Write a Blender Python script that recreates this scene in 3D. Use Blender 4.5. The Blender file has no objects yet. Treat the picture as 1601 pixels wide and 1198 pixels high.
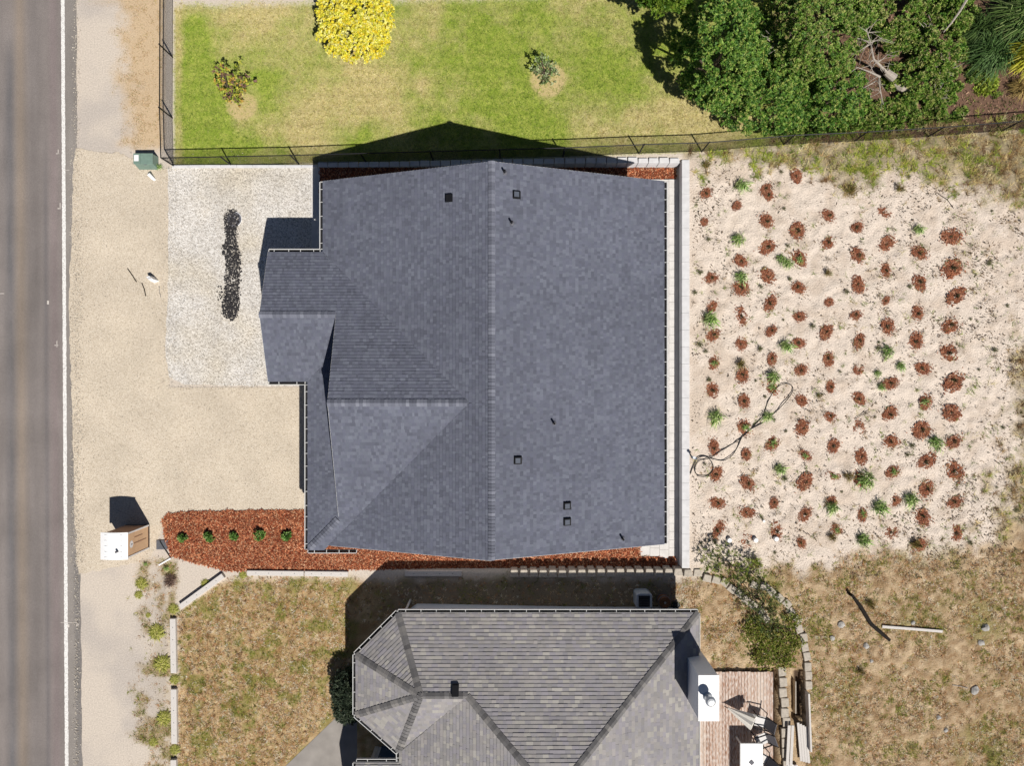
import bpy, bmesh, math, random
import numpy as np
from mathutils import Vector, Matrix

# ------------------------------------------------------------------ camera, sky, sun, exposure
SC = bpy.context.scene
COL = SC.collection
H, F = 34.0, 1111.0          # camera height (m), focal length in photo pixels
S = H / F                    # metres per photo pixel on the ground
CX, CY = 800.5, 599.0
cam_d = bpy.data.cameras.new('camera'); cam = bpy.data.objects.new('camera', cam_d); COL.objects.link(cam)
cam.location = (0, 0, H); cam.rotation_euler = (0, 0, 0)
cam_d.sensor_fit = 'HORIZONTAL'; cam_d.sensor_width = 36.0; cam_d.lens = 36.0 * F / 1601.0
cam_d.clip_end = 2000.0
SC.camera = cam
SUN_TO = Vector((0.366, -0.63, 1.0)).normalized()
ELEV = math.asin(SUN_TO.z); AZ = math.atan2(SUN_TO.x, SUN_TO.y)      # clockwise from +Y
w = bpy.data.worlds.new('World'); SC.world = w; w.use_nodes = True
nt = w.node_tree; nt.nodes.clear()
sky = nt.nodes.new('ShaderNodeTexSky'); sky.sky_type = 'NISHITA'; sky.sun_disc = False
sky.air_density = 0.55; sky.dust_density = 0.25; sky.sun_elevation = ELEV; sky.sun_rotation = AZ
bg = nt.nodes.new('ShaderNodeBackground'); bg.inputs['Strength'].default_value = 0.05
wo = nt.nodes.new('ShaderNodeOutputWorld')
nt.links.new(sky.outputs[0], bg.inputs[0]); nt.links.new(bg.outputs[0], wo.inputs[0])
sd = bpy.data.lights.new('sun', 'SUN'); sd.energy = 5.0; sd.angle = math.radians(0.5); sd.color = (1.0, 0.955, 0.89)
sun = bpy.data.objects.new('sun', sd); COL.objects.link(sun); sun.location = (10, -18, 40)
sun.rotation_euler = SUN_TO.to_track_quat('Z', 'Y').to_euler()
SC.view_settings.view_transform = 'Standard'; SC.view_settings.look = 'None'
SC.view_settings.exposure = 0.0; SC.view_settings.gamma = 1.0
SC.view_settings.use_curve_mapping = False
LUM = 1.20                    # light on level ground: photo colour -> base colour

rng = np.random.default_rng(11); R = random.Random(5)

# ------------------------------------------------------------------ helpers
def lin(c):
    c = c / 255.0
    return c / 12.92 if c <= 0.04045 else ((c + 0.055) / 1.055) ** 2.4
def ob(r, g, b, k=1.0):
    return (min(0.9, lin(r) / LUM * k), min(0.9, lin(g) / LUM * k), min(0.9, lin(b) / LUM * k))
def sm(a, b, x):
    t = np.clip((x - a) / (b - a), 0, 1); return t * t * (3 - 2 * t)
_T = np.random.default_rng(3).random((256, 256))
def vn(x, y):
    xi = np.floor(x).astype(int); yi = np.floor(y).astype(int); fx = x - xi; fy = y - yi
    fx = fx * fx * (3 - 2 * fx); fy = fy * fy * (3 - 2 * fy)
    a = _T[xi % 256, yi % 256]; b = _T[(xi + 1) % 256, yi % 256]; c = _T[xi % 256, (yi + 1) % 256]; d = _T[(xi + 1) % 256, (yi + 1) % 256]
    return (a * (1 - fx) + b * fx) * (1 - fy) + (c * (1 - fx) + d * fx) * fy
def fbm(x, y, o=4, off=0.0):
    s = 0.0; a = 0.5; t = 0.0
    for i in range(o):
        s = s + a * vn(x * 2 ** i + 17.3 * i + off, y * 2 ** i + 9.1 * i + off * 1.7); t += a; a *= 0.55
    return s / t
def rise(X, Y):
    X = np.asarray(X, float); Y = np.asarray(Y, float)
    xp = X / S + CX
    r = 0.62 * sm(520, 985, xp)
    pad = (xp > 480) & (X / S < 266) & (Y / S < 341) & (Y / S > -291.5)
    yp = CY - Y / S / (1 - r / H); xq = X / S / (1 - r / H) + CX
    dip = sm(1205, 1207.5, xq) * sm(1217, 1214, xq) * sm(1044, 1050, yp) * .42 + sm(1238, 1241, xq) * sm(1258, 1254, xq) * sm(1046, 1052, yp) * sm(1128, 1122, yp) * .38
    return np.where(pad, 0.0, r - dip)
def G(x, y, dz=0.0):
    """photo pixel -> point on the ground"""
    z = 0.0
    for _ in range(4):
        k = (H - z) / F; X = (x - CX) * k; Y = -(y - CY) * k; z = float(rise(X, Y))
    return Vector((X, Y, z + dz))
def Ga(x, y):
    z = np.zeros_like(x)
    for _ in range(4):
        k = (H - z) / F; X = (x - CX) * k; Y = -(y - CY) * k; z = rise(X, Y)
    return X, Y, z
def P(x, y, z):
    k = (H - z) / F; return Vector(((x - CX) * k, -(y - CY) * k, z))
def U(x, y, z=0.0):
    """plan units (ground pixels from the nadir, y north) -> metres"""
    return Vector((x * S, y * S, z))

MATS = {}
def nodes_of(name):
    m = bpy.data.materials.new(name); m.use_nodes = True; MATS[name] = m
    t = m.node_tree; b = t.nodes['Principled BSDF']; b.inputs['Specular IOR Level'].default_value = 0.25
    return m, t, b
def pos_node(t, local=False):
    if local:
        return t.nodes.new('ShaderNodeTexCoord').outputs['Object']
    return t.nodes.new('ShaderNodeNewGeometry').outputs['Position']
def noise(t, vec, scale, detail=3, stretch=None):
    n = t.nodes.new('ShaderNodeTexNoise'); n.inputs['Scale'].default_value = scale; n.inputs['Detail'].default_value = detail
    if stretch:
        mp = t.nodes.new('ShaderNodeMapping'); mp.inputs['Scale'].default_value = stretch
        t.links.new(vec, mp.inputs[0]); vec = mp.outputs[0]
    t.links.new(vec, n.inputs['Vector']); return n.outputs['Fac']
def ramp(t, fac, stops):
    r = t.nodes.new('ShaderNodeValToRGB'); e = r.color_ramp.elements
    while len(e) < len(stops): e.new(0.5)
    for i, (p, c) in enumerate(stops):
        e[i].position = p; e[i].color = (c[0], c[1], c[2], 1) if hasattr(c, '__len__') else (c, c, c, 1)
    t.links.new(fac, r.inputs[0]); return r.outputs[0]
def mixc(t, a, b, fac, mode='MIX'):
    m = t.nodes.new('ShaderNodeMix'); m.data_type = 'RGBA'; m.blend_type = mode
    for v, k in ((fac, 0), (a, 6), (b, 7)):
        if hasattr(v, 'is_linked'): t.links.new(v, m.inputs[k])
        elif k == 0: m.inputs[0].default_value = v
        else: m.inputs[k].default_value = (v[0], v[1], v[2], 1)
    return m.outputs[2]
def bump(t, b, h, strength, dist):
    n = t.nodes.new('ShaderNodeBump'); n.inputs['Strength'].default_value = strength; n.inputs['Distance'].default_value = dist
    t.links.new(h, n.inputs['Height']); t.links.new(n.outputs[0], b.inputs['Normal'])
def plain(name, col, rough=0.7, ns=12.0, amt=0.25, bs=0.0, metal=0.0, local=False, stretch=None):
    m, t, b = nodes_of(name)
    v = pos_node(t, local); n = noise(t, v, ns, 5, stretch)
    r = ramp(t, n, [(0.25, 1 - amt), (0.75, 1 + amt * 0.6)])
    t.links.new(mixc(t, col, r, 1.0, 'MULTIPLY'), b.inputs['Base Color'])
    b.inputs['Roughness'].default_value = rough; b.inputs['Metallic'].default_value = metal
    if bs: bump(t, b, n, bs, 0.02)
    return m
def vcol(name, rough=0.85, ns=40.0, amt=0.2, trans=0.0, bs=0.0, bd=0.02):
    m, t, b = nodes_of(name)
    a = t.nodes.new('ShaderNodeAttribute'); a.attribute_name = 'Col'
    v = pos_node(t); n = noise(t, v, ns, 4)
    r = ramp(t, n, [(0.25, 1 - amt), (0.75, 1 + amt)])
    c = mixc(t, a.outputs['Color'], r, 1.0, 'MULTIPLY')
    t.links.new(c, b.inputs['Base Color']); b.inputs['Roughness'].default_value = rough
    if bs: bump(t, b, n, bs, bd)
    if trans:
        tr = t.nodes.new('ShaderNodeBsdfTranslucent'); t.links.new(c, tr.inputs[0])
        mx = t.nodes.new('ShaderNodeMixShader'); mx.inputs[0].default_value = trans
        t.links.new(b.outputs[0], mx.inputs[1]); t.links.new(tr.outputs[0], mx.inputs[2])
        t.links.new(mx.outputs[0], t.nodes['Material Output'].inputs[0])
    return m

def link(name, me, parent=None, loc=None, mat=None):
    o = bpy.data.objects.new(name, me); COL.objects.link(o)
    if parent is not None: o.parent = parent
    if loc is not None: o.location = loc
    if mat is not None: me.materials.append(MATS[mat] if isinstance(mat, str) else mat)
    return o
def org(parent):
    v = Vector((0, 0, 0))
    while parent is not None:
        v = v + parent.location; parent = parent.parent
    return v
def tag(o, label=None, cat=None, group=None, kind=None):
    if label: o['label'] = label
    if cat: o['category'] = cat
    if group: o['group'] = group
    if kind: o['kind'] = kind
    return o
def thing(name, loc, label, cat, group=None):
    o = bpy.data.objects.new(name, None); COL.objects.link(o); o.location = loc; o.empty_display_size = 0.2
    return tag(o, label, cat, group)
class MB:
    """collects shapes (world coordinates) for ONE mesh"""
    def __init__(s): s.v = []; s.f = []; s.c = []; s.mi = []
    def add(s, vs, fs, mi=0):
        o = len(s.v); s.v += [tuple(p) for p in vs]; s.f += [tuple(i + o for i in f) for f in fs]; s.mi += [mi] * len(fs); return s
    def box(s, x0, x1, y0, y1, z0, z1, mi=0):
        return s.hexa([(x0, y0), (x1, y0), (x1, y1), (x0, y1)], z0, z1, mi)
    def hexa(s, poly, z0, z1, mi=0, top=None):
        n = len(poly); top = top or poly
        vs = [(p[0], p[1], z0) for p in poly] + [(p[0], p[1], z1) for p in top]
        fs = [tuple(range(n - 1, -1, -1)), tuple(range(n, 2 * n))] + [(i, (i + 1) % n, n + (i + 1) % n, n + i) for i in range(n)]
        return s.add(vs, fs, mi)
    def beam(s, a, b, w, h, up=(0, 0, 1), mi=0):
        a = Vector(a); b = Vector(b); d = (b - a).normalized(); u = Vector(up)
        sd_ = d.cross(u).normalized(); u = sd_.cross(d).normalized()
        vs = []
        for p in (a, b):
            for i, j in ((-1, -1), (1, -1), (1, 1), (-1, 1)): vs.append(p + sd_ * (i * w / 2) + u * (j * h / 2))
        return s.add(vs, [(0, 1, 2, 3), (7, 6, 5, 4), (0, 4, 5, 1), (1, 5, 6, 2), (2, 6, 7, 3), (3, 7, 4, 0)], mi)
    def tube(s, pts, r, n=8, cap=True, mi=0):
        pts = [Vector(p) for p in pts]; rs = r if hasattr(r, '__len__') else [r] * len(pts); o = []
        prev = None
        for i, p in enumerate(pts):
            d = (pts[min(i + 1, len(pts) - 1)] - pts[max(i - 1, 0)]).normalized()
            a = prev if prev is not None else (Vector((0, 0, 1)) if abs(d.z) < 0.9 else Vector((1, 0, 0)))
            a = (a - d * a.dot(d)).normalized(); prev = a; b = d.cross(a)
            for k in range(n):
                t_ = 2 * math.pi * k / n; o.append(p + (a * math.cos(t_) + b * math.sin(t_)) * rs[i])
        fs = [(i * n + k, i * n + (k + 1) % n, (i + 1) * n + (k + 1) % n, (i + 1) * n + k) for i in range(len(pts) - 1) for k in range(n)]
        if cap: fs += [tuple(range(n - 1, -1, -1)), tuple((len(pts) - 1) * n + k for k in range(n))]
        return s.add(o, fs, mi)
    def lathe(s, c, prof, n=16, mi=0):
        vs = [(c[0] + r_ * math.cos(2 * math.pi * k / n), c[1] + r_ * math.sin(2 * math.pi * k / n), c[2] + z) for r_, z in prof for k in range(n)]
        m = len(prof)
        fs = [(i * n + k, i * n + (k + 1) % n, (i + 1) * n + (k + 1) % n, (i + 1) * n + k) for i in range(m - 1) for k in range(n)]
        fs += [tuple(range(n - 1, -1, -1)), tuple((m - 1) * n + k for k in range(n))]
        return s.add(vs, fs, mi)
    def build(s, name, mat, parent=None, loc=None, smooth=False, bevel=0.0):
        o0 = org(parent) if loc is None else Vector(loc)
        me = bpy.data.meshes.new(name)
        me.from_pydata([(p[0] - o0.x, p[1] - o0.y, p[2] - o0.z) for p in s.v], [], s.f)
        if any(s.mi): me.polygons.foreach_set('material_index', s.mi)
        bm = bmesh.new(); bm.from_mesh(me); bmesh.ops.recalc_face_normals(bm, faces=bm.faces)
        if bevel: bmesh.ops.bevel(bm, geom=list(bm.edges), offset=bevel, segments=1, affect='EDGES', clamp_overlap=True)
        bm.to_mesh(me); bm.free()
        if smooth: me.polygons.foreach_set('use_smooth', [True] * len(me.polygons))
        for mm in (mat if isinstance(mat, (list, tuple)) else [mat]): me.materials.append(MATS[mm])
        o = bpy.data.objects.new(name, me); COL.objects.link(o)
        if parent is not None: o.parent = parent
        elif loc is not None: o.location = loc
        return o
def bulk(name, V, C, mat, parent=None, off=None):
    """V (n,k,3) faces, C (n,3) colours -> one mesh of loose k-gons"""
    n, k, _ = V.shape; o0 = np.array(org(parent)) if off is None else np.array(off)
    me = bpy.data.meshes.new(name)
    me.vertices.add(n * k); me.vertices.foreach_set('co', (V.reshape(-1, 3) - o0).astype(np.float32).ravel())
    me.loops.add(n * k); me.loops.foreach_set('vertex_index', np.arange(n * k, dtype=np.int32))
    me.polygons.add(n); me.polygons.foreach_set('loop_start', np.arange(0, n * k, k, dtype=np.int32))
    me.polygons.foreach_set('loop_total', np.full(n, k, dtype=np.int32))
    a = me.color_attributes.new('Col', 'FLOAT_COLOR', 'POINT')
    cc = np.ones((n, k, 4), np.float32); cc[:, :, :3] = C[:, None, :]
    a.data.foreach_set('color', cc.ravel())
    me.update(calc_edges=True); me.validate()
    me.materials.append(MATS[mat])
    o = bpy.data.objects.new(name, me); COL.objects.link(o)
    if parent is not None: o.parent = parent
    elif off is not None: o.location = off
    return o
def colour_points(o, C, alpha=None):
    a = o.data.color_attributes.new('Col', 'FLOAT_COLOR', 'POINT')
    cc = np.ones((len(C), 4), np.float32); cc[:, :3] = C
    if alpha is not None: cc[:, 3] = alpha
    a.data.foreach_set('color', cc.ravel())

# ------------------------------------------------------------------ materials
def make_mats():
    vcol('terrain_surface', 0.95, 16.0, 0.20, bs=0.85, bd=0.06)
    t = MATS['terrain_surface'].node_tree; bn = [q for q in t.nodes if q.type == 'BUMP'][0]; an = [q for q in t.nodes if q.type == 'ATTRIBUTE'][0]
    t.links.new(an.outputs['Alpha'], bn.inputs['Strength'])
    # road
    m, t, b = nodes_of('asphalt')
    a = t.nodes.new('ShaderNodeAttribute'); a.attribute_name = 'Col'
    v = pos_node(t); n = noise(t, v, 55, 3); n2 = noise(t, v, 2.0, 4, (1, 0.08, 1)); n3 = noise(t, v, 0.5, 3)
    c = mixc(t, a.outputs['Color'], ramp(t, n, [(0.25, 0.62), (0.75, 1.36)]), 1.0, 'MULTIPLY')
    c = mixc(t, c, ramp(t, n2, [(0.3, 0.9), (0.7, 1.1)]), 1.0, 'MULTIPLY')
    c = mixc(t, c, ramp(t, n3, [(0.3, 0.9), (0.7, 1.1)]), 1.0, 'MULTIPLY')
    t.links.new(c, b.inputs['Base Color']); b.inputs['Roughness'].default_value = 0.9; bump(t, b, n, 0.5, 0.01)
    # gravels
    for nm, c0, c1, c2 in (('tan_gravel', ob(204, 189, 168), ob(222, 208, 187), ob(234, 222, 204)),
                           ('white_gravel', ob(190, 184, 176), ob(228, 222, 214), ob(250, 246, 240))):
        m, t, b = nodes_of(nm); v = pos_node(t)
        vo = t.nodes.new('ShaderNodeTexVoronoi'); vo.inputs['Scale'].default_value = 24 if nm == 'white_gravel' else 34; t.links.new(v, vo.inputs['Vector'])
        sx = t.nodes.new('ShaderNodeSeparateColor'); t.links.new(vo.outputs['Color'], sx.inputs[0])
        c = ramp(t, sx.outputs[0], [(0.0, tuple(q * 0.66 for q in c0)), (0.10, c0), (0.6, c1), (1.0, c2)])
        big = noise(t, v, 0.55, 4); yel = noise(t, v, 0.33, 3)
        c = mixc(t, c, ramp(t, big, [(0.3, 0.9), (0.7, 1.06)]), 1.0, 'MULTIPLY')
        if nm == 'white_gravel': c = mixc(t, c, (0.93, 0.87, 0.74), ramp(t, yel, [(0.45, 0.0), (0.7, 0.8)]), 'MULTIPLY')
        t.links.new(c, b.inputs['Base Color']); b.inputs['Roughness'].default_value = 0.95
        inv = t.nodes.new('ShaderNodeMath'); inv.operation = 'SUBTRACT'; inv.inputs[0].default_value = 1.0
        t.links.new(vo.outputs['Distance'], inv.inputs[1]); bump(t, b, inv.outputs[0], 0.6 if nm == 'white_gravel' else 0.35, 0.03)
    vcol('chips', 0.9, 60.0, 0.2)
    vcol('shingle', 0.9, 90.0, 0.16)
    t = MATS['shingle'].node_tree; b = t.nodes['Principled BSDF']; c = b.inputs['Base Color'].links[0].from_socket; v = pos_node(t)
    c = mixc(t, c, ramp(t, noise(t, v, .22, 5), [(0.3, .93), (0.7, 1.08)]), 1.0, 'MULTIPLY'); c = mixc(t, c, ramp(t, noise(t, v, 1.1, 4), [(0.3, .95), (0.7, 1.05)]), 1.0, 'MULTIPLY'); t.links.new(c, b.inputs['Base Color'])
    vcol('leaf', 0.5, 30.0, 0.12, trans=0.3)
    vcol('blade', 0.7, 30.0, 0.12, trans=0.15)
    vcol('stone_bits', 0.9, 50.0, 0.2)
    m, t, b = nodes_of('cap_shingle')
    oi = t.nodes.new('ShaderNodeObjectInfo'); v = pos_node(t); n = noise(t, v, 70, 3)
    c = ramp(t, oi.outputs['Random'], [(0.0, ob(100, 103, 115)), (0.6, ob(114, 117, 130)), (1.0, ob(134, 137, 149))])
    c = mixc(t, c, ramp(t, n, [(0.25, 0.82), (0.75, 1.16)]), 1.0, 'MULTIPLY')
    t.links.new(c, b.inputs['Base Color']); b.inputs['Roughness'].default_value = 0.9
    m, t, b = nodes_of('old_cap_shingle')
    oi = t.nodes.new('ShaderNodeObjectInfo'); v = pos_node(t); n = noise(t, v, 60, 3)
    c = ramp(t, oi.outputs['Random'], [(0.0, ob(100, 98, 98)), (0.6, ob(122, 120, 120)), (1.0, ob(146, 142, 138))])
    c = mixc(t, c, ramp(t, n, [(0.25, 0.8), (0.75, 1.2)]), 1.0, 'MULTIPLY')
    t.links.new(c, b.inputs['Base Color']); b.inputs['Roughness'].default_value = 0.9
    plain('roof_deck', ob(70, 72, 84), 0.9)
    plain('old_roof_deck', ob(80, 78, 78), 0.9)
    plain('white_trim', (0.62, 0.62, 0.61), 0.5, 6, 0.08)
    plain('recess_shade', (0.012, 0.012, 0.014), 0.9)  # near-black that paints in the shade of recesses
    plain('grey_siding', (0.42, 0.45, 0.50), 0.7, 3, 0.06)
    plain('white_siding', (0.62, 0.65, 0.70), 0.7, 3, 0.06)
    plain('chimney_siding', (0.86, 0.88, 0.90), 0.7, 3, 0.04)
    plain('glass', (0.03, 0.05, 0.08), 0.08, 1, 0.05)
    plain('concrete', ob(226, 222, 218), 0.85, 3, 0.12, 0.1)
    plain('block_concrete', ob(196, 186, 172), 0.95, 9, 0.25, 0.5, local=True)
    plain('wall_concrete', ob(226, 225, 226), 0.9, 4, 0.12, 0.15)
    plain('old_concrete', ob(160, 154, 148), 0.9, 1.6, 0.22, 0.15)
    plain('line_paint', ob(250, 248, 244), 0.7, 16, 0.25)
    t = MATS['line_paint'].node_tree; b = t.nodes['Principled BSDF']; c = b.inputs['Base Color'].links[0].from_socket; v = pos_node(t)
    t.links.new(mixc(t, c, ob(160, 152, 146), ramp(t, noise(t, v, 26, 5), [(0.54, 0.0), (0.66, .8)])), b.inputs['Base Color'])
    plain('chalk_paint', ob(222, 214, 206), 0.9, 40, 0.4)
    plain('black_metal', (0.012, 0.012, 0.014), 0.5, 20, 0.2)
    plain('grey_metal', (0.28, 0.30, 0.33), 0.45, 20, 0.2, metal=0.6)
    plain('flue_metal', (0.62, 0.64, 0.66), 0.35, 20, 0.1, metal=0.7)
    plain('weathered_timber', ob(226, 220, 214), 0.9, 6, 0.3, 0.3, local=True, stretch=(6, 6, 1))
    plain('dark_wood', (0.018, 0.015, 0.012), 0.9, 8, 0.4, 0.3)
    plain('bark', (0.11, 0.085, 0.06), 0.95, 8, 0.4, 0.5)
    plain('dead_wood', ob(186, 176, 164), 0.9, 10, 0.3, 0.3)
    plain('green_enamel', ob(128, 152, 140), 0.45, 8, 0.12)
    plain('tan_plastic', ob(238, 200, 160), 0.5, 4, 0.06)
    plain('brown_plastic', ob(176, 138, 112), 0.5, 4, 0.06)
    plain('dark_brown_plastic', ob(86, 66, 58), 0.5, 4, 0.1)
    plain('white_plastic', (0.85, 0.85, 0.85), 0.4, 4, 0.04)
    plain('rubber', (0.02, 0.022, 0.022), 0.5, 30, 0.2)
    plain('blue_plastic', (0.05, 0.16, 0.30), 0.5)
    plain('canvas', (.86, .82, .74), 0.9, 20, 0.12)
    plain('sling_fabric', ob(120, 118, 122), 0.9, 30, 0.15)
    plain('pale_fabric', ob(232, 230, 228), 0.9, 30, 0.08)
    plain('grate_metal', (0.13, 0.13, 0.15), 0.7, 20, 0.3)
    plain('barrel_wood', ob(112, 78, 56), 0.8, 8, 0.4)
    plain('grey_plastic', (0.36, 0.40, 0.45), 0.5, 5, 0.1)
    plain('navy_paint', (0.06, 0.10, 0.18), 0.4, 5, 0.1)
    plain('vent_grey', ob(92, 98, 110), 0.5, 20, 0.1)
    plain('rock', ob(190, 186, 180), 0.95, 9, 0.3, 0.5, local=True)
    m, t, b = nodes_of('deck_board')
    oi = t.nodes.new('ShaderNodeObjectInfo'); v = pos_node(t)
    n = noise(t, v, 5.0, 6, (6, 1, 1)); n2 = noise(t, v, 1.2, 3)
    c = ramp(t, oi.outputs['Random'], [(0.0, ob(168, 130, 108)), (0.5, ob(192, 158, 136)), (1.0, ob(212, 190, 172))])
    c = mixc(t, c, ob(228, 216, 206), ramp(t, n, [(0.40, 0.0), (0.62, 0.9)]))
    c = mixc(t, c, ob(120, 84, 68), ramp(t, n2, [(0.55, 0.0), (0.8, 0.6)]))
    t.links.new(c, b.inputs['Base Color']); b.inputs['Roughness'].default_value = 0.85; bump(t, b, n, 0.3, 0.01)
make_mats()

# ------------------------------------------------------------------ ground zones (in photo-pixel plan coordinates)
FX = [-200, 272, 467, 880, 1000, 1097, 1225, 1335, 1450, 1601, 2000]
FY = [262, 260, 256, 245, 240, 237, 226, 221, 214, 202, 180]           # foot of the north fence
def g2(x, y, cx, cy, rx, ry): return np.exp(-(((x - cx) / rx) ** 2 + ((y - cy) / ry) ** 2))
def zones(x, y):
    n1 = fbm(x / 70, y / 70, 4); n2 = fbm(x / 22, y / 22, 4, 5.0); n3 = fbm(x / 9, y / 9, 3, 9.0)
    z = {}
    fy = np.interp(x, FX, FY)
    north = sm(fy + 3, fy - 3, y)
    lawn = north * sm(270, 276, x) * sm(1330, 1180, x + (n2 - .5) * 60) * sm(-6, 14, y - (6 - (x - 280) * 0.03) + (n2 - .5) * 16)
    z['lawn'] = lawn
    dry = 0.26 + 1.3 * (n1 - 0.5) + 1.0 * (n2 - 0.5)
    for cx, cy, rx, ry, a in ((585, 125, 60, 45, .62), (465, 200, 75, 50, .5), (1115, 185, 90, 45, .65), (985, 200, 90, 40, .4), (440, 55, 95, 40, .35),
                              (640, 35, 45, 70, .3), (360, 15, 120, 22, .6), (560, 170, 60, 40, .35), (905, 40, 60, 60, .25), (280, 120, 8, 140, .6),
                              (310, 140, 32, 130, -.55), (760, 110, 60, 90, -.25), (650, 95, 60, 25, -.3), (350, 225, 90, 28, -.3), (930, 110, 45, 60, -.25), (820, 190, 60, 40, -.3)):
        dry = dry + a * 1.5 * g2(x, y, cx, cy, rx, ry)
    z['lawn_dry'] = np.clip(dry, 0, 1)
    z['ring'] = np.maximum(sm(27, 21, np.hypot(x - 378, (y - 166) * 1.1)), sm(31, 25, np.hypot(x - 857, (y - 124)))) * lawn
    z['straw_w'] = sm(172, 215, x + (n2 - .5) * 60) * sm(262, 250, x) * sm(240, 222, y + (n2 - .5) * 20) + sm(262, 250, x) * sm(14, 2, y) * sm(120, 180, x) * 0.4
    z['soil'] = north * sm(1180, 1240, x + (n2 - .5) * 50)
    by = np.interp(x, [1060, 1100, 1180, 1260, 1330, 1400, 1470, 1540, 1601, 1700], [247, 246, 252, 262, 282, 262, 280, 300, 318, 330])
    east = sm(1064, 1072, x)
    z['band'] = (1 - north) * east * sm(22, -22, y - by + (n2 - .5) * 90 + (n1 - .5) * 40) * (y < 500)
    ex = np.interp(y, [250, 480, 560, 700, 800, 880, 1200], [1660, 1640, 1592, 1582, 1560, 1520, 1500])
    z['eweed'] = sm(-26, 26, x - ex + (n2 - .5) * 110 + (n1 - .5) * 50) * sm(240, 300, y)
    sy = np.interp(x, [1060, 1110, 1150, 1200, 1280, 1330, 1450, 1520, 1601, 1700], [895, 885, 885, 892, 888, 868, 858, 850, 822, 800])
    z['meadow'] = sm(1095, 1150, x + 60 * sm(890, 930, y)) * sm(-16, 18, y - sy + (n2 - .5) * 60)
    z['yard'] = sm(272, 284, x + (n3 - .5) * 14) * sm(1230, 1150, x) * sm(896, 916, y + (n2 - .5) * 16) * sm(905 - 0.70 * (x - 350), 912 - 0.70 * (x - 350), y)
    z['yard'] = z['yard'] * (1 - z['meadow'])
    z['weeds_w'] = sm(205, 250, x + (n2 - .5) * 70) * sm(282, 270, x) * sm(868, 885, y) * (0.25 + 0.75 * sm(.45, .6, n2))
    z['sand'] = east * sm(236, 250, y) * sm(905, 880, y)
    z['n'] = (n1, n2, n3)
    return z
def mixa(a, b, w): return a * (1 - w[..., None]) + np.array(b)[..., :] * w[..., None]
def zone_colour(x, y):
    z = zones(x, y); n1, n2, n3 = z['n']
    c = np.ones(x.shape + (3,)) * np.array(ob(214, 202, 188))
    c = mixa(c, ob(198, 188, 178), sm(.4, .7, n1) * (x < 260))
    lawn = mixa(np.ones_like(c) * np.array(ob(134, 156, 52)), ob(176, 182, 88), np.clip(n3 * 1.5 - .3, 0, 1))
    lawn = mixa(lawn, ob(206, 190, 138), z['lawn_dry'] * 0.85)
    c = mixa(c, ob(206, 178, 138), np.clip(z['straw_w'], 0, 1) * 0.8)
    lawn = lawn * (1 + .04 * np.sin(y / 3.6 + 2 * n1))[..., None]
    c = mixa(c, lawn, z['lawn'])
    c = mixa(c, ob(204, 182, 134), z['ring'] * 0.85)
    c = mixa(c, ob(116, 90, 74), z['soil'])
    sand = mixa(np.ones_like(c) * np.array(ob(232, 217, 202)), ob(218, 201, 184), sm(.45, .7, n2))
    c = mixa(c, sand, z['sand'])
    weedy = mixa(np.ones_like(c) * np.array(ob(118, 106, 66)), ob(176, 158, 118), np.clip(n3 * 1.8 - .4, 0, 1))
    c = mixa(c, weedy, np.clip(z['band'] * (0.55 + 0.5 * n2), 0, 1))
    c = mixa(c, weedy, np.clip(z['eweed'] * (0.35 + 0.6 * n2), 0, 1))
    md = mixa(np.ones_like(c) * np.array(ob(146, 116, 82)), ob(214, 190, 156), np.clip(n3 * 1.6 - .3, 0, 1))
    md = mixa(md, ob(142, 134, 78), sm(.56, .72, n1) * .7)
    c = mixa(c, md, z['meadow'])
    yd = mixa(np.ones_like(c) * np.array(ob(150, 120, 78)), ob(210, 184, 142), np.clip(n3 * 1.6 - .3, 0, 1))
    yd = mixa(yd, ob(136, 132, 70), sm(.52, .66, n2) * .6)
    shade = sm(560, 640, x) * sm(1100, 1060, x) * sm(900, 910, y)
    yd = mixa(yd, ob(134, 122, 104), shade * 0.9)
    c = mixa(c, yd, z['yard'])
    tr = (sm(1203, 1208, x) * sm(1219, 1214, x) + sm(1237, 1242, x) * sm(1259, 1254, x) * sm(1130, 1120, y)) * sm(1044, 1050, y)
    c = mixa(c, ob(84, 68, 54), np.clip(tr, 0, 1))  # trench shade darkened into the soil colour
    c = mixa(c, ob(156, 136, 94), np.clip(z['weeds_w'], 0, 1) * 0.8)
    return c

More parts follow.
